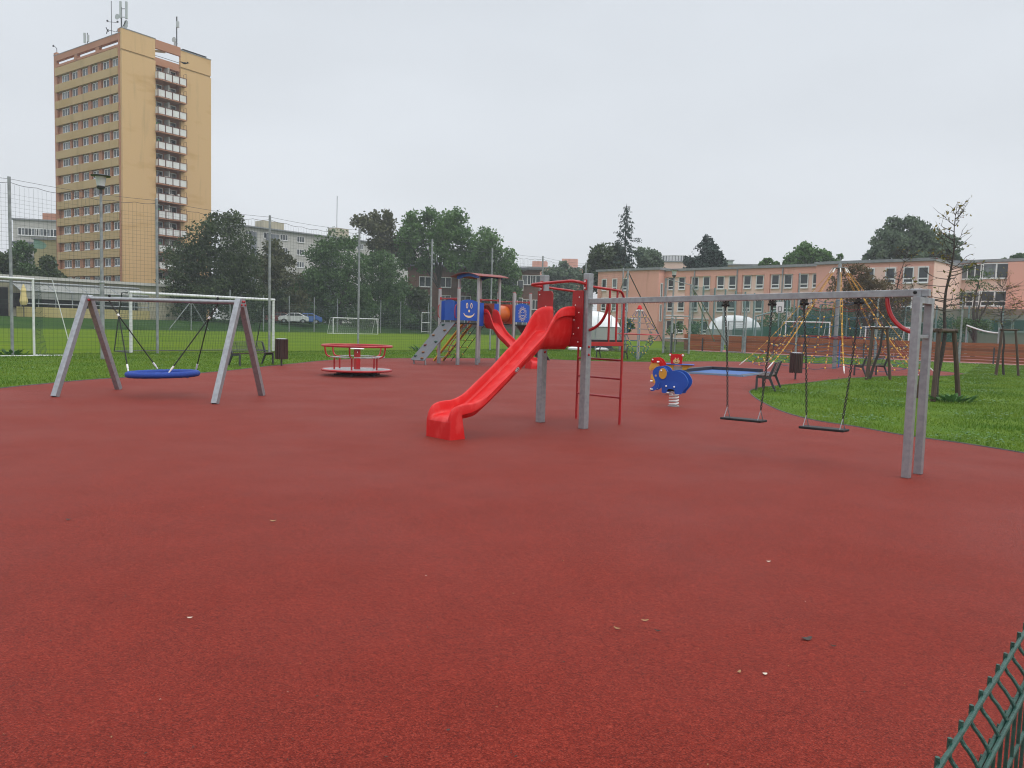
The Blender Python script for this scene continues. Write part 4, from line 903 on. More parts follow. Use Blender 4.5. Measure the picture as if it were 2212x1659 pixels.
for px_, top in ((1560, 665), (1610, 664), (1720, 590), (1892, 640), (2074, 640)):
    s = swp(px_); zt = onp(px_+6, top, wl0, wd).z; mb = MB(); mb.tube([wp(s, 0, -.1), wp(s, zt, -.1)], .06, 10); mb.tube([wp(s, 0, -.1), wp(s, 1.35, -.1)], .085, 10); mb.build('steel_post', galvpost, t)
gt = thing('court_gate', 'narrow plank gate in steel frame in the wooden court fence', 'gate', wp((g_a+g_b)/2))
mb = MB()
for k in range(7): z = .08+k*.18; mb.box((wp(g_a+.1, z)+wp(g_b-.1, z))/2+Z*.09, (g_b-g_a-.2, .05, .172), (wd, wn, Z))
mb.build('gate_panel', plank, gt, 0)
mb = MB(); mb.tube([wp(g_a), wp(g_a, 2.55), wp(g_b, 2.55), wp(g_b)], .06, 8); mb.tube([wp(g_a, 1.36), wp(g_b, 1.36)], .04, 8); mb.tube([wp(g_a, .06), wp(g_b, .06)], .04, 8); mb.build('gate_frame', galvpost, gt)
mb = MB()
for i in range(1, 14): u = i/14; ribbon(mb, [wp(g_a+(g_b-g_a)*u, 1.36), wp(g_a+(g_b-g_a)*u, 2.55)], .008)
for i in range(1, 8): z = 1.36+.16*i; ribbon(mb, [wp(g_a, z), wp(g_b, z)], .008)
mb.build('wire_mesh', darkmetal, gt, 0)
# windbreak net round the court
wind = sheer('green_windbreak_net', (.012, .095, .065), .78); windl = sheer('light_green_net', (.03, .12, .095), .30)
paleg = mat('pale_green_post', (.16, .25, .245), .5, .1)
t = thing('court_net_fence', 'green windbreak netting on pale posts around the ball court', 'net fence', wp(10, 0, 10))
K0 = wp(.3, 0, .4); K1 = K0+fd*26; K2 = K1+wd*34
for i in range(12):
    p = K0+fd*(26*i/11); mb = MB(); mb.tube([p, p+Z*5.6], .085, 6); mb.build('post', paleg, t)
for i in range(1, 13):
    p = K1+wd*(34*i/12); mb = MB(); mb.tube([p, p+Z*4.9], .085, 6); mb.build('post', paleg, t)
mb = MB(); mb.quad(K0+Z*.9, K1+Z*.9, K1+Z*5.5, K0+Z*5.5); mb.build('side_net', windl, t, 0)
mb = MB(); mb.quad(K0+fd*9+Z*.1+wd*.05, K1+Z*.1+wd*.05, K1+Z*2.6+wd*.05, K0+fd*9+Z*2.0+wd*.05); mb.quad(K1+Z*.1, K2+Z*.1, K2+Z*4.6, K1+Z*4.6); mb.build('windbreak_net', wind, t, 0)
court = mat('court_red', (.30, .10, .085), .7, 0, (.25, .08, .07), 1)
q = [wp(.4, 0, .6), wp(38, 0, .6), wp(38, 0, .6)+fd*26, K1]
sheet('court_surface', [(v.x, v.y) for v in q], -.006, court)
# basketball hoops
bbw = mat('backboard', (.66, .68, .68), .4)
def hoop(label, px_, ptop, pbot, Y, pxpole):
    a = at(px_, ptop, Y); b = at(px_, pbot, Y); c = (a+b)/2; h = a.z-b.z; wv = unit(.5, -.86)*1; W = h*1.15
    t = thing('basketball_hoop', label, 'basketball hoop', (at(pxpole, 745, Y).x, Y, 0), group='basketball hoops on the court')
    nv = Vector((.86, .5, 0)); u = (wv*.55+Vector((.2, 0, 0)))
    uu = Vector((1, 0, 0))*.9+Vector((0, -.44, 0)); uu.normalize(); W = h*.62/.9
    mb = MB(); mb.box(c, (W, .05, h), (uu, Vector((-uu.y, uu.x, 0)), Z)); bo = mb.build('backboard', bbw, t, 0)
    mb = MB(); fc = c-Vector((-uu.y, uu.x, 0))*.04-Z*h*.18
    for s in (-1, 1): mb.box(fc+uu*s*W*.2, (.05, .02, h*.45), (uu, Vector((-uu.y, uu.x, 0)), Z)); mb.box(fc+Z*s*h*.22, (W*.43, .02, .05), (uu, Vector((-uu.y, uu.x, 0)), Z))
    mb.build('target_frame', black, bo, 0)
    p = at(pxpole, 745, Y+.8); p.z = 0; mb = MB(); mb.tube([p, p+Z*(c.z-.9), c+Vector((0, .1, -.3))], .09, 8); mb.build('pole', paleg, t)
    rc = c+Vector((.75, -.45, -h*.45)); mb = MB(); mb.tube([rc+Vector((.23*math.cos(2*PI*i/14), .23*math.sin(2*PI*i/14), 0)) for i in range(14)], .018, 5, True); mb.tube([c+Z*(-h*.45), rc], .02, 5); mb.build('rim', galvpost, t)
    mb = MB()
    for i in range(10): a_ = 2*PI*i/10; mb.tube([rc+Vector((.23*math.cos(a_), .23*math.sin(a_), 0)), rc+Vector((.12*math.cos(a_+.3), .12*math.sin(a_+.3), -.45))], .01, 3)
    mb.build('basket_net', white, t)
hoop('basketball hoop with white board at the left side of the court', 1685, 652, 675, 74, 1630)
hoop('basketball hoop with white board farther back behind the rope pyramid', 1884, 672, 692, 82, 1858)
a = at(1868, 745, 76); b = at(1962, 745, 72); a.z = b.z = 0; goal('football_goal', 'white netted goal on the court right of the rope pyramid', a, b, 2.55, 1.1, Vector((-.3, .95, 0)).normalized(), .06, cell=.3)
a = at(1695, 745, 80); b = at(1790, 745, 78); a.z = b.z = 0; goal('football_goal', 'white goal frame on the court seen through the rope pyramid', a, b, 2.9, 1.1, Vector((-.3, .95, 0)).normalized(), .06, net=False)
a = at(2085, 750, 62); b = at(2155, 750, 60); a.z = b.z = 0
t = thing('volleyball_net', 'slack white topped volleyball net between poles behind the staked saplings', 'volleyball net', (a+b)/2)
for p in (a, b): mb = MB(); mb.tube([p, p+Z*2.6], .05, 8); mb.build('pole', galvpost, t)
z0 = at(2100, 703, 62).z
mb = MB(); mb.tube([a+(b-a)*(i/8)+Z*(z0-.55*math.sin(PI*.5*i/8)) for i in range(9)], .06, 6); mb.build('top_tape', white, t)

# ------------------------------------------------------------------ arched shelters
poly_ = mat('white_polycarbonate', (.80, .81, .82), .3, 0, (.74, .75, .76), 3); tint = sheer('grey_glazing', (.45, .47, .46), .72, .25)
def shelter(label, px0, px1, ytop, Y, zb, flip=1, legs=True):
    p0 = at(px0, 745, Y); p1 = at(px1, 745, Y); L = p1.x-p0.x; zt = at((px0+px1)/2, ytop, Y).z; c = Vector(((p0.x+p1.x)/2, Y, 0))
    t = thing('arched_shelter', label, 'shelter', c, group='arched white team shelters')
    dd = unit(.16, 1); n = 14; W = L/2; DP = 1.35; X = unit(1, -.16)
    def sp_(u, v): return c+X*(W*u)+dd*(DP*v)+Z*(zb+(zt-zb)*max(0, 1-abs(u)**2.6)**.5*max(0, 1-abs(v)**2.2)**.5)
    us_ = [-1+2*i/16 for i in range(17)]; vs_ = [-1+2*j/10 for j in range(11)]
    mb = MB(); mb.add([sp_(u, v) for u in us_ for v in vs_], [(i*11+j, i*11+j+1, i*11+12+j, i*11+11+j) for i in range(16) for j in range(10)]); mb.build('arched_roof', poly_, t, 60)
    mb = MB()
    for u in (-.75, -.38, 0, .38, .75): mb.tube([sp_(u, v)+Z*.012 for v in vs_], .03, 6)
    mb.tube([sp_(-1, -1), sp_(1, -1), sp_(1, 1), sp_(-1, 1)], .04, 6, True); mb.build('rib_frame', galvpost, t)
    mb = MB()
    for a_, b_ in ((sp_(-1, -1), sp_(1, -1)), (sp_(-1, 1), sp_(1, 1)), (sp_(-1, -1), sp_(-1, 1)), (sp_(1, -1), sp_(1, 1))): mb.quad(a_-Z*(zb-.35), b_-Z*(zb-.35), b_, a_)
    mb.build('side_glazing', tint, t, 0)
    mb = MB()
    for k in (-1, 1):
        for u in (-1, -.33, .33, 1): p_ = sp_(u, k); p_.z = 0; mb.tube([p_, p_+Z*zb], .045, 6)
        a_, b_ = sp_(-1, k), sp_(1, k); mb.tube([a_-Z*(zb-.35), b_-Z*(zb-.35)], .045, 6)
    mb.build('leg', galvpost, t)
shelter('white arched shelter on legs behind the red slide', 1188, 1338, 671, 62, 1.78)
shelter('white arched shelter behind the plank court gate', 1528, 1640, 681, 84, 1.9)
for i, (px_, py_, s) in enumerate(((1242, 757, .5), (1262, 758, .42), (1300, 759, .45))):
    p = G(px_, py_); mb = MB(); mb.ball((p.x, p.y, .12), .34, 10, (1.5*s/.45, .8, .5)); tag(mb.build('sandbag', white), ['white sandbag on the grass nearest the blue crate', 'white sandbag second from the blue crate', 'white sandbag lying under the platform of the red slide'][i], 'sandbag', 'white sandbags by the arched shelter')
p = G(1192, 757); mb = MB(); mb.box((p.x, p.y, .25), (1.5, .8, .08)); mb.box((p.x, p.y-.4, .4), (1.5, .05, .4)); mb.box((p.x, p.y+.4, .4), (1.5, .05, .4)); mb.box((p.x-.75, p.y, .4), (.05, .8, .4)); mb.box((p.x+.75, p.y, .4), (.05, .8, .4)); tag(mb.build('plastic_crate', blueplast, None, 0), 'blue plastic crate beside the white sandbags', 'crate')
p = G(1295, 752); mb = MB(); vs = smoothline([(-1.1, 0, 0), (-.7, .35, 0), (0, .45, 0), (.8, .4, 0), (1.1, 0, 0)], 4); mb.prism([(v.x, v.y) for v in vs], (p.x, p.y, 0), (1, 0, 0), Z, 1.0); tag(mb.build('tarpaulin', mat('dark_blue_tarp', (.02, .035, .06), .5), None, 20), 'dark blue tarpaulin heap under the white arched shelter', 'tarpaulin')

# ------------------------------------------------------------------ staked saplings
bark = mat('sapling_bark', (.030, .022, .020), .7, 0, (.055, .040, .034), 14, bump=.5, bscale=40)
stakem = mat('wet_stake_wood', (.085, .050, .030), .65, 0, (.048, .028, .018), 4, (.35, .65), 8, stretch=(5, 5, .8), bump=.3)
sleaf = leafmat('autumn_leaf', (.10, .085, .012), (.21, .17, .02), .5, .35); rleaf = mat('red_berry', (.22, .03, .02), .4)
def branchy(t, base, top, zb, seed, nb, reach, lean, nleaf, dense=1.0, r0=.035, br=1.05):
    g = random.Random(seed); mt = MB(); tips = []
    n = 9; axis = [base+(top-base)*(i/n)+Vector((math.sin(i*1.7+seed)*lean, math.cos(i*1.3)*lean, 0))*(0 if i in (0, n) else 1) for i in range(n+1)]
    mt.tube(smoothline(axis, 3), [max(.006, r0*(1-i/(n*3+1))) for i in range(n*3+1)], 7); mt.build('trunk', bark, t)
    mb = MB()
    for k in range(nb):
        u = g.random()**1.35; z = zb+(top.z-zb)*u*.92; f = (z-base.z)/(top.z-base.z); i = min(int(f*n), n-1); o = axis[i]+(axis[i+1]-axis[i])*(f*n-i)
        a = 2.4*k+g.uniform(-.4, .4); L = reach*(1-.7*u)*g.uniform(.55, 1.1); d = Vector((math.cos(a), math.sin(a), g.uniform(-.12, .30)+.35*u)).normalized()
        pts = [o]; c = o.copy(); st = 5
        for s in range(st):
            d = (d+Vector((g.uniform(-.28, .28), g.uniform(-.28, .28), g.uniform(-.12, .22)))).normalized(); c = c+d*(L/st); pts.append(c.copy())
            if s > 0:
                for _ in range(2 if dense > .9 else 1):
                    e_ = (d+Vector((g.uniform(-.9, .9), g.uniform(-.9, .9), g.uniform(-.5, .7)))).normalized(); q = c+e_*g.uniform(.10, .34)*reach
                    mid_ = c+(q-c)*.5+Vector((g.uniform(-.03, .03),)*3); mb.tube([c, mid_, q], [.009*br*.7, .006*br*.7, .004*br*.7], 4, caps=False); tips += [mid_, q]
        mb.tube(smoothline(pts, 2), [max(.006, .013*br*(1-i/11)) for i in range(11)], 5, caps=False); tips.append(c)
    mb.build('branch', bark, t)
    if nleaf:
        V = []; Fq = []; gg = np.random.default_rng(seed)
        for i in range(nleaf):
            p = np.array(tips[g.randrange(len(tips))])+gg.normal(0, .035, 3); a, b = gg.normal(0, 1, 3), gg.normal(0, 1, 3); a /= np.linalg.norm(a); b -= a*(a@b); b /= np.linalg.norm(b); s = gg.uniform(.025, .05)
            k = len(V); V += [p-a*s*1.4, p+b*s*.6, p+a*s*1.4, p-b*s*.6]; Fq.append((k, k+1, k+2, k+3))
        arrmesh('leaves', np.array(V), np.array(Fq), sleaf, t)
    mb = MB()
    for i in range(14): mb.ball(tips[g.randrange(len(tips))], .018, 6)
    mb.build('berries', rleaf, t)
def stakes(label, c, feet, h, r=.045, bars=True):
    t = thing('tree_stakes', label, 'tree stakes', c, group='wooden tree stakes with cross bars'); tops = []
    cen = sum((Vector(f) for f in feet), Vector((0, 0, 0)))/len(feet)
    for f in feet:
        f = Vector(f); d = cen-f; tp = f+d*.42+Z*h; tops.append(tp); mb = MB(); mb.tube([f, (f+tp)/2+Vector((.01, 0, 0)), tp], [r*1.12, r, r*.95], 9); mb.build('stake', stakem, t)
    for i in range(len(tops)):
        a, b = tops[i], tops[(i+1) % len(tops)]; d = (b-a).normalized()*.10; mb = MB(); mb.tube([a-d-Z*.03, b+d-Z*.03], r*.85, 8); mb.build('cross_bar', stakem, t)
sA = Vector((11.35, 20.75, 0))
t = thing('sapling', 'tall nearly bare sapling with a few yellow leaves right of the double steel post', 'tree', sA)
branchy(t, sA, at(2068, 440, 20.7), 2.3, 3, 44, 1.15, .035, 200, .8, .07)
stakes('wooden tree stakes round the tall sapling nearest the steel post', sA, [(10.98, 20.2, 0), (11.95, 20.75, 0), (11.15, 21.3, 0)], 1.88, .062)
sB = Vector((13.75, 29.9, 0))
t = thing('sapling', 'bare leaning sapling half hidden behind the double steel post', 'tree', sB)
branchy(t, sB, at(1964, 530, 29.9), 2.2, 5, 40, 1.15, .05, 70, .95, .06)
stakes('wooden tree stakes in front of the rope pyramid left of the steel post', sB, [(13.35, 29.3, 0), (14.35, 29.5, 0), (13.9, 30.4, 0)], 2.0, .05)
sC = Vector((23.0, 36.4, 0))
t = thing('sapling', 'small bushy sapling with green leaves at the right edge', 'tree', sC)
branchy(t, sC, at(2165, 603, 36.4), 2.2, 8, 46, 1.45, .05, 320, .95, .06)
stakes('wooden tree stakes at the right edge in front of the plank fence', sC, [(22.4, 36.0, 0), (23.5, 36.1, 0), (23.0, 37.0, 0)], 2.15, .052)
# broad leaved weeds at the stakes
weed = leafmat('dock_leaf', (.04, .12, .03), (.09, .19, .06), .4, .25)
def weeds(label, c, n, s, seed):
    g = np.random.default_rng(seed); V = []; Fq = []
    for i in range(n):
        a = g.uniform(0, 2*PI); r = g.uniform(0, s*1.2); o = np.array(c)+np.array([r*math.cos(a), r*math.sin(a), .0]); d = np.array([math.cos(a)*.9, math.sin(a)*.9, g.uniform(.5, 1.2)]); L = g.uniform(.5, 1)*s; w_ = L*.17; sd = np.array([-math.sin(a), math.cos(a), 0])*w_
        p1 = o+d*L*.5; p2 = o+d*L*.8+np.array([math.cos(a), math.sin(a), -.3])*L*.25; k = len(V); V += [o, p1-sd, p2, p1+sd]; Fq.append((k, k+1, k+2, k+3))
    tag(arrmesh('weed_plant', np.array(V), np.array(Fq), weed), label, 'weed')
weeds('broad leaved weed clump at the foot of the tall sapling stakes', (11.5, 20.2, 0), 46, .36, 1)
weeds('dark weeds growing at the foot of the leftmost tall net post', (-19.3, 30.0, 0), 40, .34, 2)
weeds('broad leaved weeds along the near right edge of the lawn', (8.7, 12.6, 0), 30, .20, 3)
weeds('dark weeds at the net foot behind the roundabout', (-5.6, 47.3, 0), 40, .45, 4)
# ------------------------------------------------------------------ buildings
plaster_y = mat('yellow_plaster', (.46, .315, .135), .8, 0, (.40, .245, .085), .16, (.52, .70), 9, stretch=(1, 1, 2.2), spec=.2)
def stained(name, c, c2, sc_, lo, hi, c3):
    m = mat(name, c, .8, 0, c2, sc_, (lo, hi), 8, stretch=(.5, .5, 1.6), spec=.2); t = m.node_tree; b = t.nodes['Principled BSDF']
    src = b.inputs['Base Color'].links[0].from_socket; tc = N('ShaderNodeTexCoord', t); mp = N('ShaderNodeMapping', t); mp.inputs['Scale'].default_value = (1, 1, .12)
    n = N('ShaderNodeTexNoise', t); n.inputs['Scale'].default_value = .9; n.inputs['Detail'].default_value = 6; t.links.new(tc.outputs['Object'], mp.inputs[0]); t.links.new(mp.outputs[0], n.inputs[0])
    r = N('ShaderNodeMapRange', t); r.inputs[1].default_value = .58; r.inputs[2].default_value = .76; r.inputs[4].default_value = .45; t.links.new(n.outputs[0], r.inputs[0])
    x = N('ShaderNodeMix', t, data_type='RGBA'); x.inputs[7].default_value = (*c3, 1); t.links.new(r.outputs[0], x.inputs[0]); t.links.new(src, x.inputs[6]); t.links.new(x.outputs[2], b.inputs['Base Color'])
    return m
plaster_y = stained('yellow_plaster', (.595, .395, .20), (.51, .315, .135), .35, .56, .74, (.37, .265, .14))
plaster_k = stained('khaki_plaster', (.49, .355, .185), (.43, .295, .13), .3, .5, .75, (.24, .18, .10))
terra = stained('terracotta_plaster', (.45, .225, .14), (.40, .19, .115), .4, .4, .7, (.26, .13, .08))
salmon = stained('salmon_plaster', (.72, .375, .30), (.66, .34, .265), .3, .4, .7, (.40, .19, .13))
salmonl = stained('pale_salmon_plaster', (.80, .57, .49), (.75, .52, .44), .3, .4, .7, (.48, .31, .24))
roofgrey = mat('grey_roof_edge', (.20, .21, .22), .6, 0, (.26, .27, .28), 2)
concrete = stained('pale_concrete', (.50, .49, .46), (.43, .42, .39), .4, .4, .7, (.33, .32, .30))
beige = stained('beige_render', (.46, .43, .33), (.40, .36, .26), .3, .4, .7, (.29, .27, .20))
brownr = stained('brown_render', (.175, .098, .072), (.15, .082, .06), .4, .4, .7, (.11, .062, .046))
pane = mat('window_pane', (.025, .03, .034), .12, 0, (.05, .06, .066), .5, spec=.5)
panel_ = mat('dark_panel_and_shade', (.018, .018, .02), .2)
curtain = mat('curtained_pane', (.20, .22, .24), .25, 0, (.10, .11, .12), 1.5)
wframe = mat('window_frame_white', (.74, .74, .73), .5)
balc = mat('balcony_panel_white', (.70, .70, .68), .6, 0, (.62, .61, .58), 1.2)
def window_bm(w_, h, sash, seed, transom=0.0, sill=True, fr=.125):
    g = random.Random(seed); mb = MB()
    mb.cur = 1
    for i in range(sash):
        x0 = -w_/2+w_*i/sash; mb.cur = 1 if g.random() < .6 else 2
        mb.box((x0+w_/sash/2, .03, h/2), (w_/sash-.02, .02, h-.04))
    mb.cur = 0
    for i in range(sash+1): mb.box((-w_/2+w_*i/sash, 0, h/2), (fr if 0 < i < sash else fr*.9, .08, h))
    mb.box((0, -.004, h-fr/2), (w_, .075, fr)); mb.box((0, -.004, fr/2), (w_, .075, fr))
    if transom: mb.box((0, -.006, transom), (w_, .07, fr*1.1))
    if sill: mb.box((0, -.08, -.05), (w_+.12, .25, .06))
    return mb
def wmesh(*a, **k):
    mb = window_bm(*a, **k); o = mb.build('window', [wframe, pane, curtain], None, 0); me = o.data; D.objects.remove(o); return me
def place(me, name, parent, p, ux, inward):
    M = Matrix((ux, inward, Z)).transposed().to_4x4(); M.translation = Vector(p)-Vector(parent.location); o = D.objects.new(name, me); COL.objects.link(o); o.parent = parent; o.matrix_local = M; return o
# --- tower block
C0 = at(267.5, 640, 119); C0.z = 0; dR = unit(.69, 1); dL = unit(-1, .69); iR = dL; iL = dR        # inward normals
t = thing('tower_block', 'fourteen storey yellow tower block with white balconies and rooftop antennas', 'apartment tower', C0)
def L_(px_, y): q = onp(px_, y, C0, dL); return (Vector((q.x, q.y, 0))-C0).dot(dL), q.z
def Rr_(px_, y): q = onp(px_, y, C0, dR); return (Vector((q.x, q.y, 0))-C0).dot(dR), q.z
def tp(sl, sr, z): v = C0+dL*sl+dR*sr; return Vector((v.x, v.y, z))
LL = L_(120.5, 400)[0]; s1 = Rr_(337, 300)[0]; s2 = Rr_(391, 300)[0]; s3 = Rr_(456, 300)[0]
zr = L_(259.3, 99)[1]; zt = L_(259.3, 70.7)[1]; ztw = Rr_(262, 59.5)[1]; zs = Rr_(262, 106)[1]; zg = .8
def tbox(name, l0, l1, r0, r1, z0, z1, m, par=None):
    mb = MB(); mb.box(tp((l0+l1)/2, (r0+r1)/2, (z0+z1)/2), (abs(l1-l0), abs(r1-r0), z1-z0), (dL, dR, Z)); return mb.build(name, m, par or t, 0)
tbox('core_wall', 1.62, LL-.45, .35, s3-.4, zg, zr, terra)
for q0_, q1_ in ((.35, s1-.01), (s2+.01, s3-.4)): tbox('core_wall', .47, 1.62, q0_, q1_, zg, zr, terra)
for r0, r1 in ((0, s1), (s2, s3)):
    tbox('end_wall', -.0, .46, r0, r1, zg, zs-.15, plaster_y); tbox('end_wall', .18, .46, r0+.05, r1-.05, zs-.15, zs+.15, plaster_k); tbox('end_wall', .03, .46, r0, r1-.02, zs+.15, ztw if r0 == 0 else ztw-.4, plaster_y)
    tbox('roof_edge', -.03, .5, r0-.03, r1+.03, ztw if r0 == 0 else ztw-.4, (ztw if r0 == 0 else ztw-.4)+.12, roofgrey)
tbox('corner_pier', .46, .9, -.06, .36, zg, ztw, terra); tbox('corner_pier', LL-.9, LL, -.02, .4, zg, zt+.5, terra)
tbox('rear_wall', LL-.4, LL, .4, s3, zg, zr+.3, plaster_y); tbox('rear_wall', .5, LL-.4, s3-.38, s3, zg, zr, plaster_k)
nb = 13; zb = [L_(257.8, 120.7+(594.5-120.7)*k/12)[1] for k in range(nb)]; FH = zb[0]-zb[1]
for k in range(nb): tbox('spandrel_band', .92, LL-.55, -.16, .36, zb[k], zb[k]+FH*.47, plaster_k)
wpx = [((335, 545), 3), ((620, 770), 2), ((895, 1045), 2), ((1160, 1310), 2), ((1440, 1615), 2), ((1695, 1935), 3)]
wm3 = [wmesh(2.35, FH*.475, 3, s) for s in range(6)]; wm2 = [wmesh(1.72, FH*.475, 2, s+9) for s in range(7)]
cs = []
for (a, b), n in wpx:
    sa = L_((200+a*.14467)/(4032/2212), 548)[0]; sb = L_((200+b*.14467)/(4032/2212), 548)[0]; cs.append(((sa+sb)/2, n, abs(sa-sb)))
for k in range(nb):
    for j, (s, n, ww) in enumerate(cs): place((wm3 if n == 3 else wm2)[R_.randrange(6)], 'window', t, tp(s, .26, zb[k]-FH*.51), -dL, iL)
    if k % 1 == 0:
        es = sorted([(s-ww/2, s+ww/2) for s, n, ww in cs])
        for i in range(len(es)-1):
            a, b = es[i][1]+.35, es[i+1][0]-.1; mb = MB()
            if b > a: mb.box(tp((a+b)/2, .22, zb[k]-FH*.265), (b-a, .3, FH*.53), (dL, dR, Z))
            if b > a: mb.build('pier', terra, t, 0)
# open roof storey
tbox('roof_beam', .5, LL-.5, -.05, .5, zt-.9, zt, terra); tbox('roof_beam', .02, .45, s1, s2, Rr_(340, 105)[1] , Rr_(340, 86)[1], terra)
tbox('roof_beam', .5, LL-.5, s3-.5, s3-.1, zt-.9, zt, terra)
for s in (.34, .66): tbox('roof_post', LL*s-.5, LL*s+.5, 0, .5, zr, zt-.9, terra); tbox('roof_post', LL*s-.5, LL*s+.5, s3-.5, s3-.1, zr, zt-.9, terra)
tbox('parapet', .5, LL-.5, .0, .25, zr, zr+.35, terra); tbox('roof_edge', .3, LL, -.08, .55, zt, zt+.1, roofgrey)
mb = MB()
for s in (.15, .32, .5, .68, .85): mb.bar(tp(LL*s, .6, zr+.6), tp(LL*s-2.2, s3*.5, zt-.5), .25, .3)
mb.build('roof_strut', beige, t, 0)
mb = MB(); mb.tube([tp(.6, .1, zr+.75), tp(LL-.6, .1, zr+.75)], .04, 5); mb.tube([tp(.2, s1, Rr_(340, 120)[1]), tp(.2, s2, Rr_(340, 120)[1])], .04, 5); mb.build('roof_railing', darkmetal, t)
tbox('recess_wall', 1.25, 1.6, s1, s2, zg, Rr_(340, 122)[1]-.2, terra); tbox('recess_parapet', .3, .7, s1, s2, Rr_(340, 139)[1], Rr_(340, 123)[1], terra)
y0b = 172.4; db = Rr_(342.5, y0b)[1]; wmb = [wmesh(1.75, 1.75, 2, s+30, sill=False) for s in range(4)]
for k in range(13):
    z = db-FH*k; mb = MB()
    tbox('balcony_slab', -.75, 1.25, s1-.12, s2+.55, z-.14, z, terra); W_ = s2-s1+.55
    mb = MB()
    for i in range(4):
        a = s1-.05+(W_+.05)*i/4; mb.box(tp(-.70, a+W_/8, z+.58), (.04, W_/4-.16, .98), (dL, dR, Z))
    mb.box(tp(-.35, s1-.08, z+.58), (.6, .04, .98), (dL, dR, Z)); mb.build('balcony_panel', balc, t, 0)
    mb = MB()
    for i in range(5): a = s1-.05+(W_+.05)*i/4; mb.box(tp(-.735, a, z+.55), (.07, .10, 1.2), (dL, dR, Z))
    mb.box(tp(-.735, s1+W_/2, z+1.14), (.08, W_+.1, .08), (dL, dR, Z)); mb.build('balcony_rail', mat('balcony_rail', (.12, .045, .035), .6) if k == 0 else D.materials['balcony_rail'], t, 0)
    tbox('balcony_divider', -.1, 1.25, (s1+s2)/2-.05, (s1+s2)/2+.12, z, z+FH*.86, concrete)
    for f in (.2, .76): place(wmb[R_.randrange(4)], 'balcony_window', t, tp(1.2, s1+(s2-s1)*f, z+.55), dR, iR)
its = [mat('balcony_cloth_blue', (.06, .12, .38), .8), mat('balcony_box_dark', (.04, .04, .045), .6), mat('balcony_cloth_pale', (.60, .58, .52), .8), mat('balcony_chair_green', (.06, .18, .08), .6)]
for k in range(13):
    z = db-FH*k
    for f in (.12, .42, .62, .9):
        if R_.random() < .45: mb = MB(); mb.box(tp(-.1+R_.random()*.5, s1+(s2-s1)*f, z+1.0+R_.uniform(0, .35)), (.3, R_.uniform(.3, .8), R_.uniform(.4, .8)), (dL, dR, Z)); mb.build('balcony_item', its[R_.randrange(4)], t, 0, .05)
    mb = MB(); q0_ = s2+.5; mb.tube([tp(-.7, q0_, z+1.1), tp(-.7, q0_, z+1.9), tp(.0, q0_, z+1.9), tp(.0, q0_, z+1.1)], .03, 4); mb.build('drying_rack', D.materials['balcony_rail'], t)
# --- rooftop antennas stand on the tower
antg = mat('antenna_grey', (.42, .45, .45), .5)
def mast(name, label, p, h, r=.07): t = thing(name, label, 'antenna', p, group='antennas on the tower roof'); mb = MB(); mb.tube([p-Z*.6, p+Z*h], r, 6); mb.build('mast', darkmetal, t); return t
def pz_(x, y, ref): q = at(x, y, ref.y); return q
def dish(t, p, d, r): mb = MB(); d = Vector(d).normalized(); x = d.orthogonal().normalized(); y = d.cross(x); n = 14; vs = [p+(x*math.cos(2*PI*j/n)+y*math.sin(2*PI*j/n))*r for j in range(n)]+[p-d*r*.35]; mb.add(vs, [(j, (j+1) % n, n) for j in range(n)]+[tuple(range(n))]); mb.build('dish', antg, t)
p = tp(.7, .4, ztw); t = mast('antenna_mast', 'twin tall panel antennas with dishes above the near corner of the tower roof', p, 3.2, .1)
for x, y0_, y1_ in ((260.5, 2.5, 39.5), (273, 3, 41)):
    a, b = pz_(x, y0_, p), pz_(x, y1_, p); mb = MB(); mb.box((a+b)/2, (.34, .22, a.z-b.z)); mb.build('panel_antenna', antg, t, 0, .05)
mb = MB()
for y in (19, 37): mb.tube([pz_(260, y, p), pz_(273, y, p)], .05, 6)
mb.tube([pz_(273, 44, p), pz_(268, 52, p), pz_(265, 58, p)], .05, 6); mb.build('bracket', darkmetal, t)
for x, y, r in ((253, 36, .42), (272, 49.5, .4), (271.5, 56, .4)): dish(t, pz_(x, y, p), (-.3, -1, 0), r)
p = tp(2.6, .3, zt); q = pz_(241, 74, p); t = mast('antenna_mast', 'thin whip aerial with side arms left of the twin panel antennas', q, pz_(240, 2, p).z-q.z, .045)
mb = MB(); a = q; mb.tube([pz_(231, 44.5, p), pz_(233, 47, p), pz_(251, 48.5, p), pz_(254, 46.5, p)], .04, 5); mb.tube([pz_(231, 65, p), pz_(240, 66, p), pz_(250, 69, p), pz_(255, 66, p)], .04, 5)
for x, y in ((232, 45), (254, 47)): mb.ball(pz_(x, y, p), .16, 8)
for dx, dy in ((-3, -7), (2, -3), (-2, 7), (3, 2)): mb.tube([pz_(232, 66, p), pz_(232+dx, 66+dy, p)], .07, 5)
mb.build('cross_arm', darkmetal, t); dish(t, pz_(256, 65, p), (-.3, -1, .1), .32)
p = tp(LL*.5, .3, zt); q = pz_(189, 91, p); t = mast('antenna_mast', 'small pair of panel antennas midway along the tower roof edge', q, 1.4, .06)
for x, y0_, y1_, w_ in ((183, 71, 93, .34), (190.5, 75, 90, .3)): a, b = pz_(x, y0_, p), pz_(x, y1_, p); mb = MB(); mb.box((a+b)/2, (w_, .2, a.z-b.z)); mb.build('panel_antenna', antg, t, 0, .03)
p = tp(.6, s2-.3, Rr_(384, 97)[1]); t = mast('antenna_mast', 'slender aerial with two dishes at the far end of the tower roof', p, 4.5, .09)
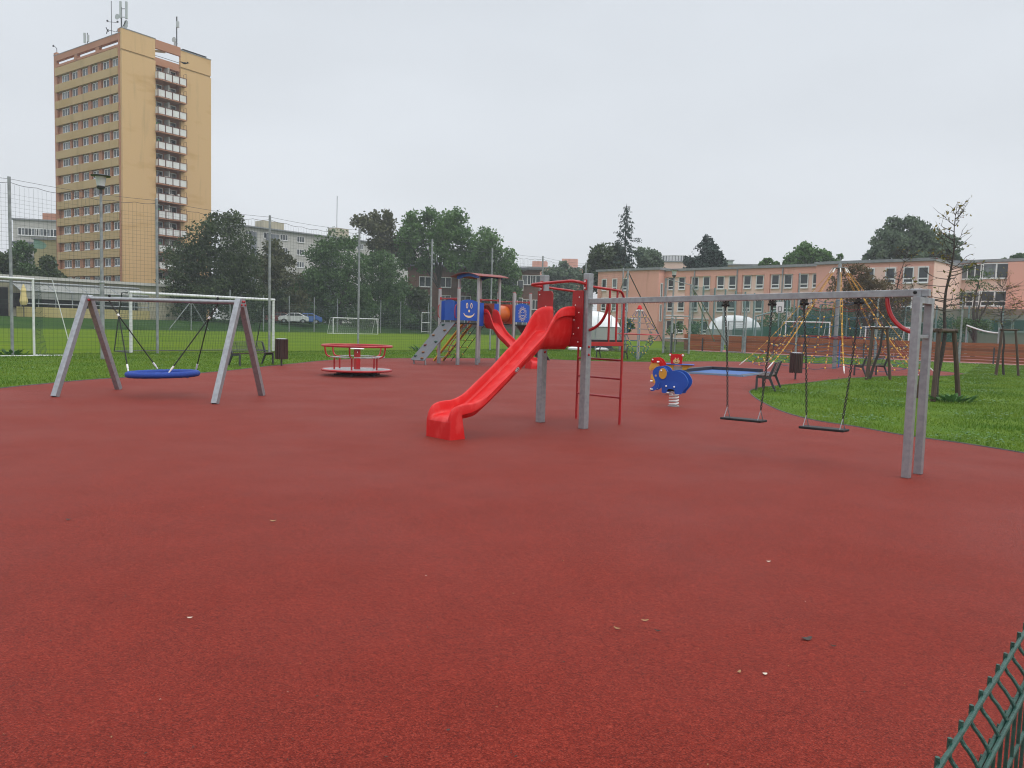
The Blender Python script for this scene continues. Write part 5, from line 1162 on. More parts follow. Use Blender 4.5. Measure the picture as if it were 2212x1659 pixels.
a, b = pz_(384, 45, p), pz_(384, 55, p); mb = MB(); mb.tube([a+Z*.7, a], .03, 6); mb.box((a+b)/2+Vector((0, 0, -.2)), (.36, .3, .9)); mb.tube([pz_(384, 86, p), pz_(376, 86, p)], .04, 5); mb.build('panel_antenna', antg, t, 0)
for x, y in ((375.5, 85.5), (379.5, 95)): dish(t, pz_(x, y, p), (-.4, -1, 0), .42)
p = tp(LL-.6, .2, zt+.3); t = thing('roof_davit', 'small bent davit arm at the left end of the tower roof', 'davit', p); mb = MB(); mb.tube([p-Z*.2, p+Z*.9, pz_(115, 97, p)], .05, 6); mb.ball(pz_(115, 99.5, p), .14, 8); mb.build('davit_arm', darkmetal, t)
p = tp(.6, (s2+s3)/2-.6, ztw-.12); t = thing('solar_panel', 'dark flat solar panels on the right end of the tower roof', 'solar panel', p); mb = MB(); mb.box(p+dR*.4, (1.2, s3-s2-1.2, .12), (dL, dR, Z)); mb.build('panel', panel_, t, 0); mb = MB(); mb.box(p-Z*.1, (.1, 2, .2), (dL, dR, Z)); mb.build('bracket', darkmetal, t, 0)
b_ = at(399, 136.5, 96); t = thing('bird', 'dark bird gliding in front of the yellow tower wall', 'bird', b_)
mb = MB(); mb.ball(b_, .17, 10, (1.7, .8, .7)); mb.ball(b_+Vector((.3, 0, .02)), .09, 8); mb.build('body', black, t)
for s in (-1, 1): mb = MB(); o = b_; mb.add([o+Vector((.15, 0, .03)), o+Vector((.12*s+.02, -.1, .12))+Vector((.25*s, 0, .03)), o+Vector((s*.62, -.1, -.06 if s > 0 else .16)), o+Vector((s*.3, 0, .0)), o+Vector((-.12, 0, .0))], [(0, 1, 2, 3, 4)]); mb.build('wing', black, t, 0)

# --- general far blocks
def block(name, label, cat, P0, d, w_, dep, z0, z1, wall, roofm=roofgrey, over=.3, group=None):
    t = thing(name, label, cat, P0, group=group); nn = Vector((-d.y, d.x, 0)); nn = nn if nn.y > 0 else -nn
    mb = MB(); c = P0+d*(w_/2)+nn*(dep/2); mb.box(Vector((c.x, c.y, (z0+z1)/2)), (w_, dep, z1-z0), (d, nn, Z)); mb.build('wall', wall, t, 0)
    mb = MB(); mb.box(Vector((c.x, c.y, z1+.15)), (w_+2*over, dep+2*over, .3), (d, nn, Z)); mb.build('roof', roofm, t, 0)
    return t, nn
def wins(t, P0, d, nn, specs, me):
    for s, z in specs: v = P0+d*s; place(me[R_.randrange(len(me))], 'window', t, Vector((v.x, v.y, z))-nn*.03, d, nn)
dA = unit(.83, 1)
# white block behind the trees
P0 = at(533, 600, 185); P0.z = 0
def sA_(x, y): q = onp(x, y, P0, dA); return (Vector((q.x, q.y, 0))-P0).dot(dA), q.z
ztop = sA_(533, 490)[1]; t, nn = block('apartment_block', 'pale grey flat roofed apartment block behind the trees right of the tower', 'apartment building', P0, dA, 60, 12, 1, ztop, concrete, over=.8)
wmw = [wmesh(2.1, 1.5, 3, s+50) for s in range(3)]
rowz = [sA_(624, y)[1] for y in (521, 549, 576, 604)]
colx = [sA_(x, 550)[0] for x in (613, 649)]; step = colx[1]-colx[0]
cols = [colx[0]-step*1.95, colx[0]-.95*step, colx[0], colx[1]]+[colx[1]+step*k for k in (1.9, 2.9, 3.9, 4.9)]
wins(t, P0, dA, nn, [(c, z) for c in cols for z in rowz if .5 < c < 58], wmw)
glz = mat('bay_glazing', (.20, .22, .24), .35, 0, (.12, .13, .15), .5)
mb = MB()
for x0, x1 in ((540, 553), (574, 601), (692, 730)):
    a, b = sA_(x0, 550)[0], sA_(x1, 550)[0]; v = P0+dA*((a+b)/2)-nn*.15; mb.box(Vector((v.x, v.y, (ztop+1)/2-.5)), (b-a, .3, ztop-2), (dA, nn, Z))
mb.build('loggia_bay', glz, t, 0)
for (x0, x1, y1, dpt) in ((575, 620, 477, 3), (738, 765, 492, 4)):
    a, b = sA_(x0, 490)[0], sA_(x1, 490)[0]; zz = sA_(x0, y1)[1]; v = P0+dA*((a+b)/2)+nn*dpt; mb = MB(); mb.box(Vector((v.x, v.y, (ztop+zz)/2+.2)), (b-a, 3.5, zz-ztop), (dA, nn, Z)); mb.build('roof_hut', beige, t, 0)
p = P0+dA*sA_(743, 490)[0]+nn*3; t = mast('antenna_mast', 'tall thin aerial on the pale apartment block', Vector((p.x, p.y, ztop)), at(743, 424, p.y).z-ztop, .08); t['group'] = 'rooftop aerials'
# brown building
P0 = at(880, 640, 152); P0.z = 0; dB = unit(1, .12)
w_ = (onp(1128, 600, P0, dB)-P0).length; w_ = (Vector((onp(1128, 600, P0, dB).x, onp(1128, 600, P0, dB).y, 0))-P0).length; zt_ = onp(1128, 583, P0, dB).z
t, nn = block('brown_building', 'dark brown rendered building behind the big maple and climbing tower', 'building', P0, dB, w_, 14, .8, zt_, brownr, mat('slate_roof', (.13, .14, .155), .5), .9)
mb = MB(); v = P0+dB*w_/2; c = [P0-dB*.9-nn*.9, P0+dB*(w_+.9)-nn*.9, P0+dB*(w_+.9)+nn*14.9, P0-dB*.9+nn*14.9]; r0, r1 = P0+dB*6+nn*7, P0+dB*(w_-6)+nn*7
zz = zt_+.35; vs = [Vector((q.x, q.y, zz)) for q in c]+[Vector((r0.x, r0.y, zz+1.8)), Vector((r1.x, r1.y, zz+1.8))]; mb.add(vs, [(0, 1, 5, 4), (1, 2, 5), (2, 3, 4, 5), (3, 0, 4)]); mb.build('roof_slope', D.materials['slate_roof'], t, 0)
wbr = [wmesh(2.2, 2.0, 2, s+60) for s in range(3)]
for x in (918, 962, 1005, 1050, 1092, 1118):
    q = onp(x, 620, P0, dB); s = (Vector((q.x, q.y, 0))-P0).dot(dB); wins(t, P0, dB, nn, [(s, z) for z in (1.8, 5.3, 8.8) if z < zt_-1.5], wbr)
# right part of it, nearer the field corner
P1 = at(1060, 640, 160); P1.z = 0; q = onp(1166, 600, P1, dB); w_ = (Vector((q.x, q.y, 0))-P1).length; z1_ = onp(1129, 582, P1, dB).z
t, nn = block('brown_building', 'brown building wing with white windows between the trees right of the climbing tower', 'building', P1, dB, w_, 9, .8, z1_, brownr, D.materials['slate_roof'], .8)
for x in (1085, 1110, 1139, 1157):
    q = onp(x, 620, P1, dB); s = (Vector((q.x, q.y, 0))-P1).dot(dB); wins(t, P1, dB, nn, [(s, z) for z in (1.9, 5.2, z1_-3.1)], wbr)
# pink terrace far behind
dC = unit(1, -.12)
def blk(name, label, x0, x1, ytop, Y, wall, d=dC, dep=12, group='far flat roofed buildings', z0=0):
    P0 = at(x0, 600, Y); P0.z = 0; q = onp(x1, 600, P0, d); w_ = (Vector((q.x, q.y, 0))-P0).length; zt_ = onp(x0, ytop, P0, d).z
    t, nn = block(name, label, 'building', P0, d, w_, dep, z0, zt_, wall, group=group); return t, nn, P0, w_, zt_
t, nn, P0, w_, zt_ = blk('terrace_block', 'far salmon flat roofed block with roof huts above the trees left of the slide post', 1120, 1278, 578, 215, salmon)
for x0, x1, y1 in ((1149, 1180, 563), (1213, 1247, 558)):
    a = onp(x0, 570, P0, dC); b = onp(x1, 570, P0, dC); zz = onp(x0, y1, P0, dC).z; c = (a+b)/2+nn*3; mb = MB(); mb.box(Vector((c.x, c.y, (zt_+zz)/2)), ((b-a).length, 4, zz-zt_), (dC, nn, Z)); mb.build('roof_hut', salmon, t, 0)
wfar = [wmesh(1.9, 1.6, 3, s+70) for s in range(2)]
for x in (1238, 1266): q = onp(x, 590, P0, dC); s = (Vector((q.x, q.y, 0))-P0).dot(dC); wins(t, P0, dC, nn, [(s, zt_-3.0), (s, zt_-6)], wfar)
t, nn, P0, w_, zt_ = blk('terrace_block', 'far pink building with pale top storey between the spruce and the pine', 1422, 1490, 566, 205, salmonl, unit(1, -.3))
c = P0+unit(1, -.3)*(w_*.45)+nn*5; zz = at(1430, 553, 205).z; mb = MB(); mb.box(Vector((c.x, c.y, (zt_+zz)/2)), (w_*.75, 7, zz-zt_), (unit(1, -.3), nn, Z)); mb.build('top_storey', concrete, t, 0)
wins(t, c-nn*3.5-unit(1, -.3)*(w_*.35), unit(1, -.3), nn, [(w_*.1*k, zt_+.3) for k in range(1, 7)], wfar)
blk('terrace_block', 'far pale green block just right of the pine', 1542, 1582, 563, 215, mat('pale_green_render', (.40, .47, .44), .8))
blk('terrace_block', 'low yellow ochre roof block behind the school roof', 1558, 1652, 573, 150, mat('ochre_render', (.48, .34, .14), .8))
# left far block
t, nn, P0, w_, zt_ = blk('grey_block', 'grey balconied apartment block left of the tower behind trees', 30, 140, 474, 165, concrete, unit(1, .25), z0=1)
v = P0+unit(1, .25)*(w_*.78)+nn*4; zz = at(95, 467, 165).z; mb = MB(); mb.box(Vector((v.x, v.y, (zt_+zz)/2+.4)), (w_*.5, 5, zz-zt_+1.2), (unit(1, .25), nn, Z)); mb.build('roof_hut', mat('orange_render', (.42, .20, .13), .8), t, 0)
for j, x in enumerate((50, 72, 90, 112)):
    q = onp(x, 500, P0, unit(1, .25)); s = (Vector((q.x, q.y, 0))-P0).dot(unit(1, .25)); wins(t, P0, unit(1, .25), nn, [(s, zt_-3.2), (s, zt_-6.2), (s, zt_-9.2)], wfar)
mb = MB()
for j, x in enumerate((48, 78)):
    q = onp(x, 500, P0, unit(1, .25)); mb.box(Vector((q.x, q.y, zt_-5))-nn*.5, (4.5, 1, .9), (unit(1, .25), nn, Z)); mb.box(Vector((q.x, q.y, zt_-8))-nn*.5, (4.5, 1, .9), (unit(1, .25), nn, Z))
mb.build('balcony', glz, t, 0)
t, nn, P0, w_, zt_ = blk('painted_house', 'low house with yellow and green painted gable left of the tower', 74, 135, 517, 140, mat('painted_gable', (.42, .37, .20), .8, 0, (.20, .36, .28), .25, (.56, .58), 1), unit(1, .2), z0=1)
# --- low stand with glass canopy on the bank
PB = fl(0, 64.5); PB.z = 0
def sB_(x, y): q = onp(x, y, PB, fd); return (Vector((q.x, q.y, 0))-PB).dot(fd), q.z
def bp(s, n, z): v = PB+fd*s+fn*n; return Vector((v.x, v.y, z))
a0 = sB_(-60, 640)[0]; a1 = sB_(470, 640)[0]; zc = sB_(125, 604)[1]; zc0 = sB_(47, 610)[1]
t = thing('sports_pavilion', 'low beige pavilion with a long glazed canopy beyond the football field', 'pavilion', bp((a0+a1)/2, 0, 0))
def bbx(name, s0, s1_, n0_, n1_, z0, z1, m): mb = MB(); mb.box(bp((s0+s1_)/2, (n0_+n1_)/2, (z0+z1)/2), (s1_-s0, n1_-n0_, z1-z0), (fd, fn, Z)); return mb.build(name, m, t, 0)
sa, sb = sB_(46, 640)[0], sB_(322, 640)[0]
bbx('back_wall', a0, a1, 3.2, 9, 1, zc, beige); bbx('roof_slab', a0-.3, a1+.3, 2.7, 9.4, zc, zc+.35, concrete)
bbx('opening_shade', a0, sa-.3, 3.0, 3.15, 1.2, zc-1.1, panel_); bbx('opening_shade', sa, sb, 3.0, 3.15, 2.2, 3.9, panel_)  # dark slabs paint the shade in the openings and under the canopy
bbx('low_wall', sa-.5, sb, -.2, .1, 1.0, sB_(190, 667)[1], stained('yellow_wall', (.42, .36, .17), (.36, .30, .12), .3, .4, .7, (.25, .2, .09)))
zg1, zg2 = zc-.5, sB_(190, 634)[1]
mb = MB(); mb.quad(bp(sa, .2, zg2), bp(sb, .2, zg2), bp(sb, 2.9, zg1), bp(sa, 2.9, zg1)); mb.quad(bp(sa, .2, zg2), bp(sb, .2, zg2), bp(sb, .2, zg2-.9), bp(sa, .2, zg2-.9)); mb.build('canopy_glass', sheer('canopy_glass', (.33, .34, .32), .82, .25), t, 0)
mb = MB()
for i in range(9): s = sa+(sb-sa)*i/8; mb.tube([bp(s, .15, 1.2), bp(s, .15, zg2), bp(s, 2.9, zg1+.02)], .06, 6)
mb.tube([bp(sa, .12, zg2), bp(sb, .12, zg2)], .06, 6); mb.tube([bp(sa, .1, sB_(190, 660)[1]), bp(sb, .1, sB_(190, 660)[1])], .07, 6); mb.tube([bp(a0, 2.6, zc-.45), bp(sb, 2.6, zc-.45)], .12, 6); mb.build('canopy_frame', galvpost, t)
p = onp(51.5, 668, bp(0, -1, 0), fd); z1_ = onp(51.5, 614, bp(0, -1, 0), fd).z; t = thing('folded_parasol', 'folded pale yellow parasol in front of the pavilion', 'parasol', (p.x, p.y, 1.1))
mb = MB(); o = Vector((p.x, p.y, 0)); mb.tube([o+Z*1.0, o+Z*z1_], .05, 6); mb.build('pole', darkmetal, t)
cl = mat('parasol_cloth', (.62, .50, .22), .8); mb = MB(); mb.lathe([(.05, z1_), (.30, z1_-.7), (.26, z1_-.9), (.42, z1_-1.9), (.30, z1_-2.3), (.05, z1_-2.35)], o, 9); mb.build('cloth', cl, t, 0)
# beige kiosk with glass front among the trees
P0 = at(530, 660, 121); P0.z = 0; q = onp(604, 660, P0, unit(1, .3)); w_ = (Vector((q.x, q.y, 0))-P0).length
t, nn = block('beige_kiosk', 'small beige flat building with a glass front under the trees right of the tower', 'building', P0, unit(1, .3), w_, 8, 1, at(530, 636, 118).z, beige)
mb = MB(); c = P0+unit(1, .3)*(w_*.38)-nn*.06; mb.box(Vector((c.x, c.y, 2.7)), (w_*.6, .1, 2.4), (unit(1, .3), nn, Z)); mb.build('glass_front', glz, t, 0)
# --- cars on the bank
tyre = mat('tyre', (.02, .02, .02), .7); cglass = mat('car_glass', (.03, .035, .04), .1)
def car(label, c, rz, col):
    t = thing('parked_car', label, 'car', c, rz, group='cars parked beyond the field')
    paint = mat('car_paint', col, .3, .1, coat=.5); bd_ = [(-2.1, .35), (-2.12, .75), (-1.95, .98), (-1.2, 1.05), (-.55, 1.46), (.75, 1.48), (1.55, 1.08), (2.05, .95), (2.12, .6), (2.1, .3), (1.7, .28), (1.6, .5), (1.2, .58), (.9, .45), (.85, .26), (-.9, .26), (-1.0, .48), (-1.3, .58), (-1.65, .48), (-1.72, .3)]
    mb = MB(); mb.prism(bd_, (0, 0, 0), (1, 0, 0), Z, 1.7); mb.build('body', paint, t, 0, .06)
    for s in (-1, 1):
        mb = MB(); mb.prism([(-1.0, 1.06), (-.5, 1.40), (.05, 1.42), (.05, 1.06)], (0, s*.852, 0), (1, 0, 0), Z, .02); mb.prism([(.12, 1.06), (.12, 1.42), (.70, 1.42), (1.3, 1.10)], (0, s*.852, 0), (1, 0, 0), Z, .02); mb.build('side_window', cglass, t, 0)
    mb = MB(); mb.quad((-1.24, -.72, 1.06), (-1.24, .72, 1.06), (-.62, .62, 1.45), (-.62, -.62, 1.45)); mb.build('windscreen', cglass, t, 0)
    for x in (-1.33, 1.27):
        for s in (-1, 1):
            mb = MB(); n = 16; mb.tube([(x, s*.70, .31), (x, s*.87, .31)], .31, n); wh = mb.build('wheel', tyre, t); mb = MB(); mb.tube([(x, s*.865, .31), (x, s*.885, .31)], .19, 12); mb.build('rim', galvpost, wh)
    for s in (-.6, .6): mb = MB(); mb.box((-2.09, s, .74), (.08, .34, .14)); mb.build('headlight', whiteb, t, 0)
for lab, x, Y, rz, col in (('white parked car between trees beyond the far field fence', 634, 112, .3, (.62, .63, .64)), ('blue parked car just right of the white car beyond the field', 664, 114, .2, (.03, .11, .38)), ('red parked car left of the white car beyond the field', 603, 115, .4, (.16, .025, .02))):
    c = at(x, 690, Y); c.z = 1.2; car(lab, c, rz, col)
# ------------------------------------------------------------------ school
S0 = Vector((24.9, 118, 0)); dS = unit(1, -.97); nS = Vector((-dS.y, dS.x, 0)); nS = nS if nS.y > 0 else -nS
def ss(x, y, off=0): P_ = S0+nS*off; q = onp(x, y, P_, dS); return (Vector((q.x, q.y, 0))-P_).dot(dS), q.z
def sp3(s, n, z): v = S0+dS*s+nS*n; return Vector((v.x, v.y, z))
SS = 4032/2212
t = thing('school_building', 'long two tone salmon school with paired white windows and flat grey roof', 'school', sp3(10, 0, 0))
def sbx(name, s0, s1_, n0_, n1_, z0, z1, m, par=None): mb = MB(); mb.box(sp3((s0+s1_)/2, (n0_+n1_)/2, (z0+z1)/2), (s1_-s0, n1_-n0_, z1-z0), (dS, nS, Z)); return mb.build(name, m, par or t, 0)
sL = ss(1424, 650)[0]; sR = ss(1762, 620)[0]; zR = ss(1600, 577)[1]
zwt, zwb = ss(1480, 598)[1], ss(1480, 625.5)[1]; fh = zwb-ss(1472, 672.5)[1]; led = ss(1480, 640)[1]
sbx('main_wall', sL, sR, .25, 12, 0, zR-.2, salmonl); sbx('fascia', sL, sR, -.02, .3, zwt, zR-.25, salmon); sbx('roof_edge', sL-.2, sR, -.25, 12.3, zR-.25, zR+.1, roofgrey)
W1 = [(2628.7, 2652.7), (2669, 2695.8), (2722, 2747.7), (2766.7, 2792), (2822, 2849), (2868, 2894.5), (2927, 2954), (2974, 3004), (3035.6, 3065.5), (3085, 3116), (3147.7, 3179), (3200, 3226)]
wc = []
for a, b in W1:
    sa, sb = ss(a/SS, 610)[0], ss(b/SS, 610)[0]; wc.append(((sa+sb)/2, sb-sa))
ww = sum(w_ for _, w_ in wc)/len(wc)*.98; wh = zwt-zwb
sch = [wmesh(ww, wh, 1, s+80, transom=wh*.27, fr=.13) for s in range(4)]
def sub(me, p, u=dS, nn=nS, par=None): return place(me[R_.randrange(len(me))], 'window', par or t, p, u, nn)
for r in range(3):
    z = zwb-fh*r
    for s, _ in wc: sub(sch, sp3(s, .2, z))
    if r < 2:
        for i in range(0, len(wc), 2): sbx('ledge', wc[i][0]-ww*.75, wc[min(i+1, len(wc)-1)][0]+ww*.75, -.08, .27, z-1.15, z-1.02, wframe)
    sbx('spandrel', sL, sR, .05, .3, z-fh+wh, z-1.2, salmon) if r < 2 else None
edges = [sL]+[x for i in range(1, len(wc)-1, 2) for x in (wc[i][0]+ww*.72, wc[i+1][0]-ww*.72)]+[sR]
edges = [sL, wc[0][0]-ww*.8]+edges[1:-1]+[wc[-1][0]+ww*.8, sR]
for i in range(0, len(edges)-1, 2):
    if edges[i+1]-edges[i] > .1: sbx('pier', edges[i], edges[i+1], -.02, .3, 0, zwt, salmon)
for x in (1500, 1592, 1690): sbx('downpipe', ss(x, 620)[0]-.07, ss(x, 620)[0]+.07, -.17, -.03, .3, zR-.3, roofgrey)
# left wing stands forward
off = -1.7; wl, wr = ss(1290, 650, off)[0], ss(1421, 650, off)[0]; zl = ss(1300, 587, off)[1]
sbx('wing_wall', wl, wr, off, 10, 0, zl, salmon); sbx('roof_edge', wl-.3, wr+.3, off-.25, 10.2, zl, zl+.35, roofgrey)
for a, b in ((2372, 2388.6), (2413, 2430), (2454, 2476)):
    sa, sb = ss(a/SS, 610, off)[0], ss(b/SS, 610, off)[0]; me = wmesh(sb-sa, wh, 1, int(a), transom=wh*.27, fr=.13)
    for r in range(3): place(me, 'window', t, sp3((sa+sb)/2, off-.07, zwb-.1-fh*r), dS, nS)
for r in range(2):
    sbx('ledge', wl+.9, ss(1378, 640, off)[0], off-.1, off, zwb-fh*r-1.35, zwb-fh*r-1.2, wframe)
    sbx('inset_panel', wl+.95, ss(1338, 640, off)[0], off-.03, off, zwb-fh*r-1.2, zwb-fh*r-.12, salmonl)
me = wmesh(.5, 2.6, 1, 5, sill=False); 
for r in range(2): place(me, 'window', t, sp3(wr+.05, off+.8, zwb-1.6-fh*r), nS, -dS)
# forward block on the right
off2 = -3.0; b0, b1 = ss(1762, 620, off2)[0], ss(2014, 620, off2)[0]; zb2 = ss(1780, 568, off2)[1]
sbx('block_wall', b0, b1, off2, 9, 0, zb2-.2, salmon); sbx('roof_edge', b0-.25, b1+.25, off2-.25, 9.2, zb2-.2, zb2+.15, roofgrey)
for x in (1878, 1923, 1962, 2000-6):
    s = ss(x, 610, off2)[0]
    for r in range(3): sub(sch, sp3(s, off2-.12, zwb-fh*r+.2))
for x0, x1 in ((1866, 1936), (1950, 2004)): sbx('inset_panel', ss(x0, 620, off2)[0], ss(x1, 620, off2)[0], off2-.05, off2, zwb-1.2, zwb+wh+.3, salmonl)
# side wall of that block in paler plaster
mb = MB(); mb.box(sp3(b1+.03, (off2+9)/2, (zb2-.2)/2), (.06, 12-.1, zb2-.25), (dS, nS, Z)); mb.build('side_wall', salmonl, t, 0)
# recessed wing at the far right
off3 = 8.5; c0, c1 = b1-1, ss(2330, 620, off3)[0]; zc3 = ss(2120, 567, off3)[1]
sbx('rear_wing_wall', c0, c1, off3, off3+10, 0, zc3, salmonl); sbx('roof_edge', c0, c1, off3-.25, off3+10, zc3, zc3+.35, roofgrey); sbx('rear_fascia', c0, c1, off3-.05, off3, zc3-1.0, zc3-.1, salmon)
xs = (2090, 2107, 2136, 2169, 2205)
for i, x in enumerate(xs):
    s = ss(x, 590, off3)[0]; z = ss(x, 602 if i < 2 else 600, off3)[1]
    for r in range(2): place(wmesh(1.7, 1.9, 1, i+r, fr=.12), 'window', t, sp3(s, off3-.11, z-.1-3.4*r), dS, nS)
for r in range(2): sbx('ledge', c0+1, c1, off3-.15, off3, zc3-4.9-3.4*r, zc3-4.75-3.4*r, wframe)
s0_ = ss(2178, 600, off3)[0]; sbx('rear_pier', s0_, s0_+2.2, off3-.5, off3, 0, zc3-.1, salmon)
sbx('low_annex', ss(2100, 640, off3)[0]+2, c1, off3-4, off3, 0, 4.6, salmonl)
for x in (2118, 2142, 2166, 2190): place(wmesh(2.6, 1.5, 2, x), 'window', t, sp3(ss(x, 650, off3-4)[0], off3-4.1, 2.6), dS, nS)

# ------------------------------------------------------------------ trees
lf = {'dark': leafmat('dark_leaf', (0.021, 0.042, 0.015), (0.073, 0.104, 0.035), .5, .2), 'mid': leafmat('mid_leaf', (0.027, 0.073, 0.021), (0.094, 0.171, 0.050), .5, .25),
      'fresh': leafmat('fresh_leaf', (0.033, 0.097, 0.024), (0.124, 0.224, 0.061), .5, .3), 'brown': leafmat('brown_leaf', (0.042, 0.054, 0.022), (0.124, 0.130, 0.057), .55, .25),
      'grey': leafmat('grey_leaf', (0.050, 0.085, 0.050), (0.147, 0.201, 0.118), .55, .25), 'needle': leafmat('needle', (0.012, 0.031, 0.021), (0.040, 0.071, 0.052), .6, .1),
      'rust': leafmat('rust_leaf', (0.053, 0.042, 0.017), (0.153, 0.112, 0.041), .55, .25)}
tbark = mat('tree_bark', (.035, .028, .022), .8, 0, (.06, .048, .038), 4)
LS = .78
def leaves(name, t, C_, Rr, n, ls, m, g, droop=0, flat=.0, fill=.45, asp=.62, Yk=1.0):
    n = int(n*2.1)
    C_ = np.array(C_); Rr = np.array(Rr); w_ = Rr**2; k = g.choice(len(C_), n, p=w_/w_.sum())
    d = g.normal(0, 1, (n, 3)); d /= np.linalg.norm(d, axis=1)[:, None]; d[:, 2] = np.where(d[:, 2] < -.4, -d[:, 2]*.5, d[:, 2])
    # sub clumps make the outline uneven
    nc = 26; cl = g.normal(0, 1, (len(C_), nc, 3)); cl /= np.linalg.norm(cl, axis=2)[:, :, None]
    j = g.integers(0, nc, n); mixd = cl[k, j]*.95+d*.42; mixd /= np.linalg.norm(mixd, axis=1)[:, None]
    rad = Rr[k]*np.where(g.random(n) < fill, g.uniform(.3, .85, n), g.uniform(.78, 1.08, n)*(1+.10*np.sin(j*7.3+k)))
    p = C_[k]+mixd*rad[:, None]*np.array([1, 1, .94])
    ph = g.uniform(0, 6, 3); q_ = np.sin(p[:, 0]*1.0+ph[0])+np.sin(p[:, 1]*1.0+ph[1])+np.sin(p[:, 2]*1.35+ph[2])
    keep = q_ > -1.35+g.normal(0, .25, n); p = p[keep]; n = len(p)
    a = g.normal(0, 1, (n, 3)); a[:, 2] -= droop; a /= np.linalg.norm(a, axis=1)[:, None]
    b = g.normal(0, 1, (n, 3)); b[:, 2] *= (1-flat); b -= a*(a*b).sum(1)[:, None]; b /= np.linalg.norm(b, axis=1)[:, None]
    s = ls*LS*Yk*g.uniform(.55, 1.25, n)[:, None]; V = np.stack([p-a*s, p+b*s*asp+a*s*.1, p+a*s, p-b*s*asp+a*s*.1], 1).reshape(-1, 3)
    return arrmesh(name, V, np.arange(4*n).reshape(-1, 4), m, t)
def tree(name, label, Y, lobes, m, zg=1.2, n=5200, ls=.30, seed=0, px_=None, group='trees around the field', depth=.7, trunk_r=.28, fill=.45, droop=0, limbs=True, cat='tree'):
    g = np.random.default_rng(seed+100); C_ = []; Rr = []
    for x, y, r in lobes:
        c = at(x, y, Y); rm = r/F*Y
        for dy in (0, -1, 1):
            if dy and r < 16: continue
            C_.append((c.x+(g.uniform(-.2, .2)*rm if dy else 0), c.y+dy*depth*rm*1.1, c.z-(rm*.15 if dy else 0))); Rr.append(rm*(.90 if dy else 1)*.98)
    px_ = px_ or sum(l[0]*l[2] for l in lobes)/sum(l[2] for l in lobes); bx = at(px_, 690, Y); o = Vector((bx.x, Y, zg))
    t = thing(name, label, cat, o, group=group); leaves('crown', t, C_, Rr, n, ls, lf[m], g, droop, fill=fill, Yk=Y/110)
    top_ = max(c[2] for c in C_); mb = MB(); h = top_-zg
    mb.tube(smoothline([o-Z*.3, o+Vector((.1, 0, h*.25)), o+Vector((-.15, .1, h*.5)), o+Vector((.1, 0, h*.8))], 4), [trunk_r*(1-.065*i) for i in range(13)], 8); mb.build('trunk', tbark, t)
    if limbs:
        mb = MB(); idx = sorted(range(len(C_)), key=lambda i: -Rr[i])[:9]
        for i in idx:
            c = Vector(C_[i]); f = o+Z*max(h*.18, (c.z-zg)*.45); mid = (f+c)/2+Vector((g.uniform(-.4, .4), g.uniform(-.4, .4), .5)); mb.tube(smoothline([f, mid, c], 3), [trunk_r*.5*(1-.13*k) for k in range(7)], 6)
        mb.build('limb', tbark, t)
    return t
tree('broadleaf_tree', 'big dark broadleaf tree in front of the right side of the tower', 107, [(395, 560, 46), (440, 520, 42), (480, 500, 42), (503, 473, 22), (472, 470, 16), (520, 540, 42), (540, 590, 36), (380, 610, 40), (430, 610, 55), (500, 620, 55), (372, 645, 30), (545, 640, 40), (450, 660, 45), (400, 668, 36), (520, 678, 36), (455, 548, 40), (500, 565, 42), (418, 560, 34), (470, 595, 50), (480, 640, 45)], 'dark', n=17000, seed=1, ls=.27, px_=455)
tree('broadleaf_tree', 'brownish green tree half covering the pale apartment block', 119, [(600, 565, 34), (580, 600, 38), (622, 620, 38), (588, 533, 20), (640, 650, 34), (590, 660, 42), (630, 685, 26)], 'brown', n=6500, seed=2)
tree('broadleaf_tree', 'broad bushy green tree left of centre beyond the small far goal', 124, [(720, 530, 36), (690, 558, 32), (752, 518, 24), (700, 610, 42), (760, 580, 48), (740, 650, 48), (682, 650, 32), (720, 690, 32), (790, 650, 45), (780, 695, 34)], 'mid', n=10500, seed=3, ls=.27)
tree('broadleaf_tree', 'rounded green tree between the bushy tree and the brown building', 130, [(820, 575, 40), (850, 615, 42), (860, 660, 42), (815, 640, 42), (850, 695, 34), (885, 690, 26)], 'mid', n=7500, seed=4, ls=.27)
tree('broadleaf_tree', 'thin topped brownish tree rising behind the rounded green tree', 142, [(802, 482, 30), (832, 502, 32), (775, 480, 18), (838, 468, 18), (858, 530, 32), (820, 530, 30)], 'brown', n=2600, seed=5, ls=.32, fill=.6)
tree('maple_tree', 'tall fresh green maple with open branches in front of the brown building', 138, [(900, 482, 32), (928, 466, 20), (960, 492, 40), (990, 474, 26), (888, 520, 34), (1000, 512, 28), (940, 530, 38), (880, 560, 22), (1008, 542, 22), (982, 560, 28), (920, 570, 22)], 'fresh', n=7600, seed=6, px_=948, trunk_r=.34, fill=.5)
tree('maple_tree', 'dense green tree right of the tall maple above the tower roof', 148, [(1050, 530, 38), (1085, 562, 32), (1030, 562, 32), (1060, 602, 38), (1105, 590, 22), (1020, 612, 26), (1090, 632, 28), (1050, 645, 30), (1112, 632, 16)], 'fresh', n=8200, seed=7)
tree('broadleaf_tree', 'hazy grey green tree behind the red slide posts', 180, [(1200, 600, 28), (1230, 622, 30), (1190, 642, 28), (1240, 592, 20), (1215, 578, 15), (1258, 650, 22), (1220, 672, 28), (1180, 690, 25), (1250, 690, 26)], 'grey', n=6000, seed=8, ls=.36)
tree('broadleaf_tree', 'dark round tree left of the tall spruce behind the school', 136, [(1300, 555, 30), (1328, 545, 22), (1286, 582, 24), (1310, 592, 34), (1340, 582, 28), (1275, 610, 24)], 'dark', zg=0, n=6500, seed=9)
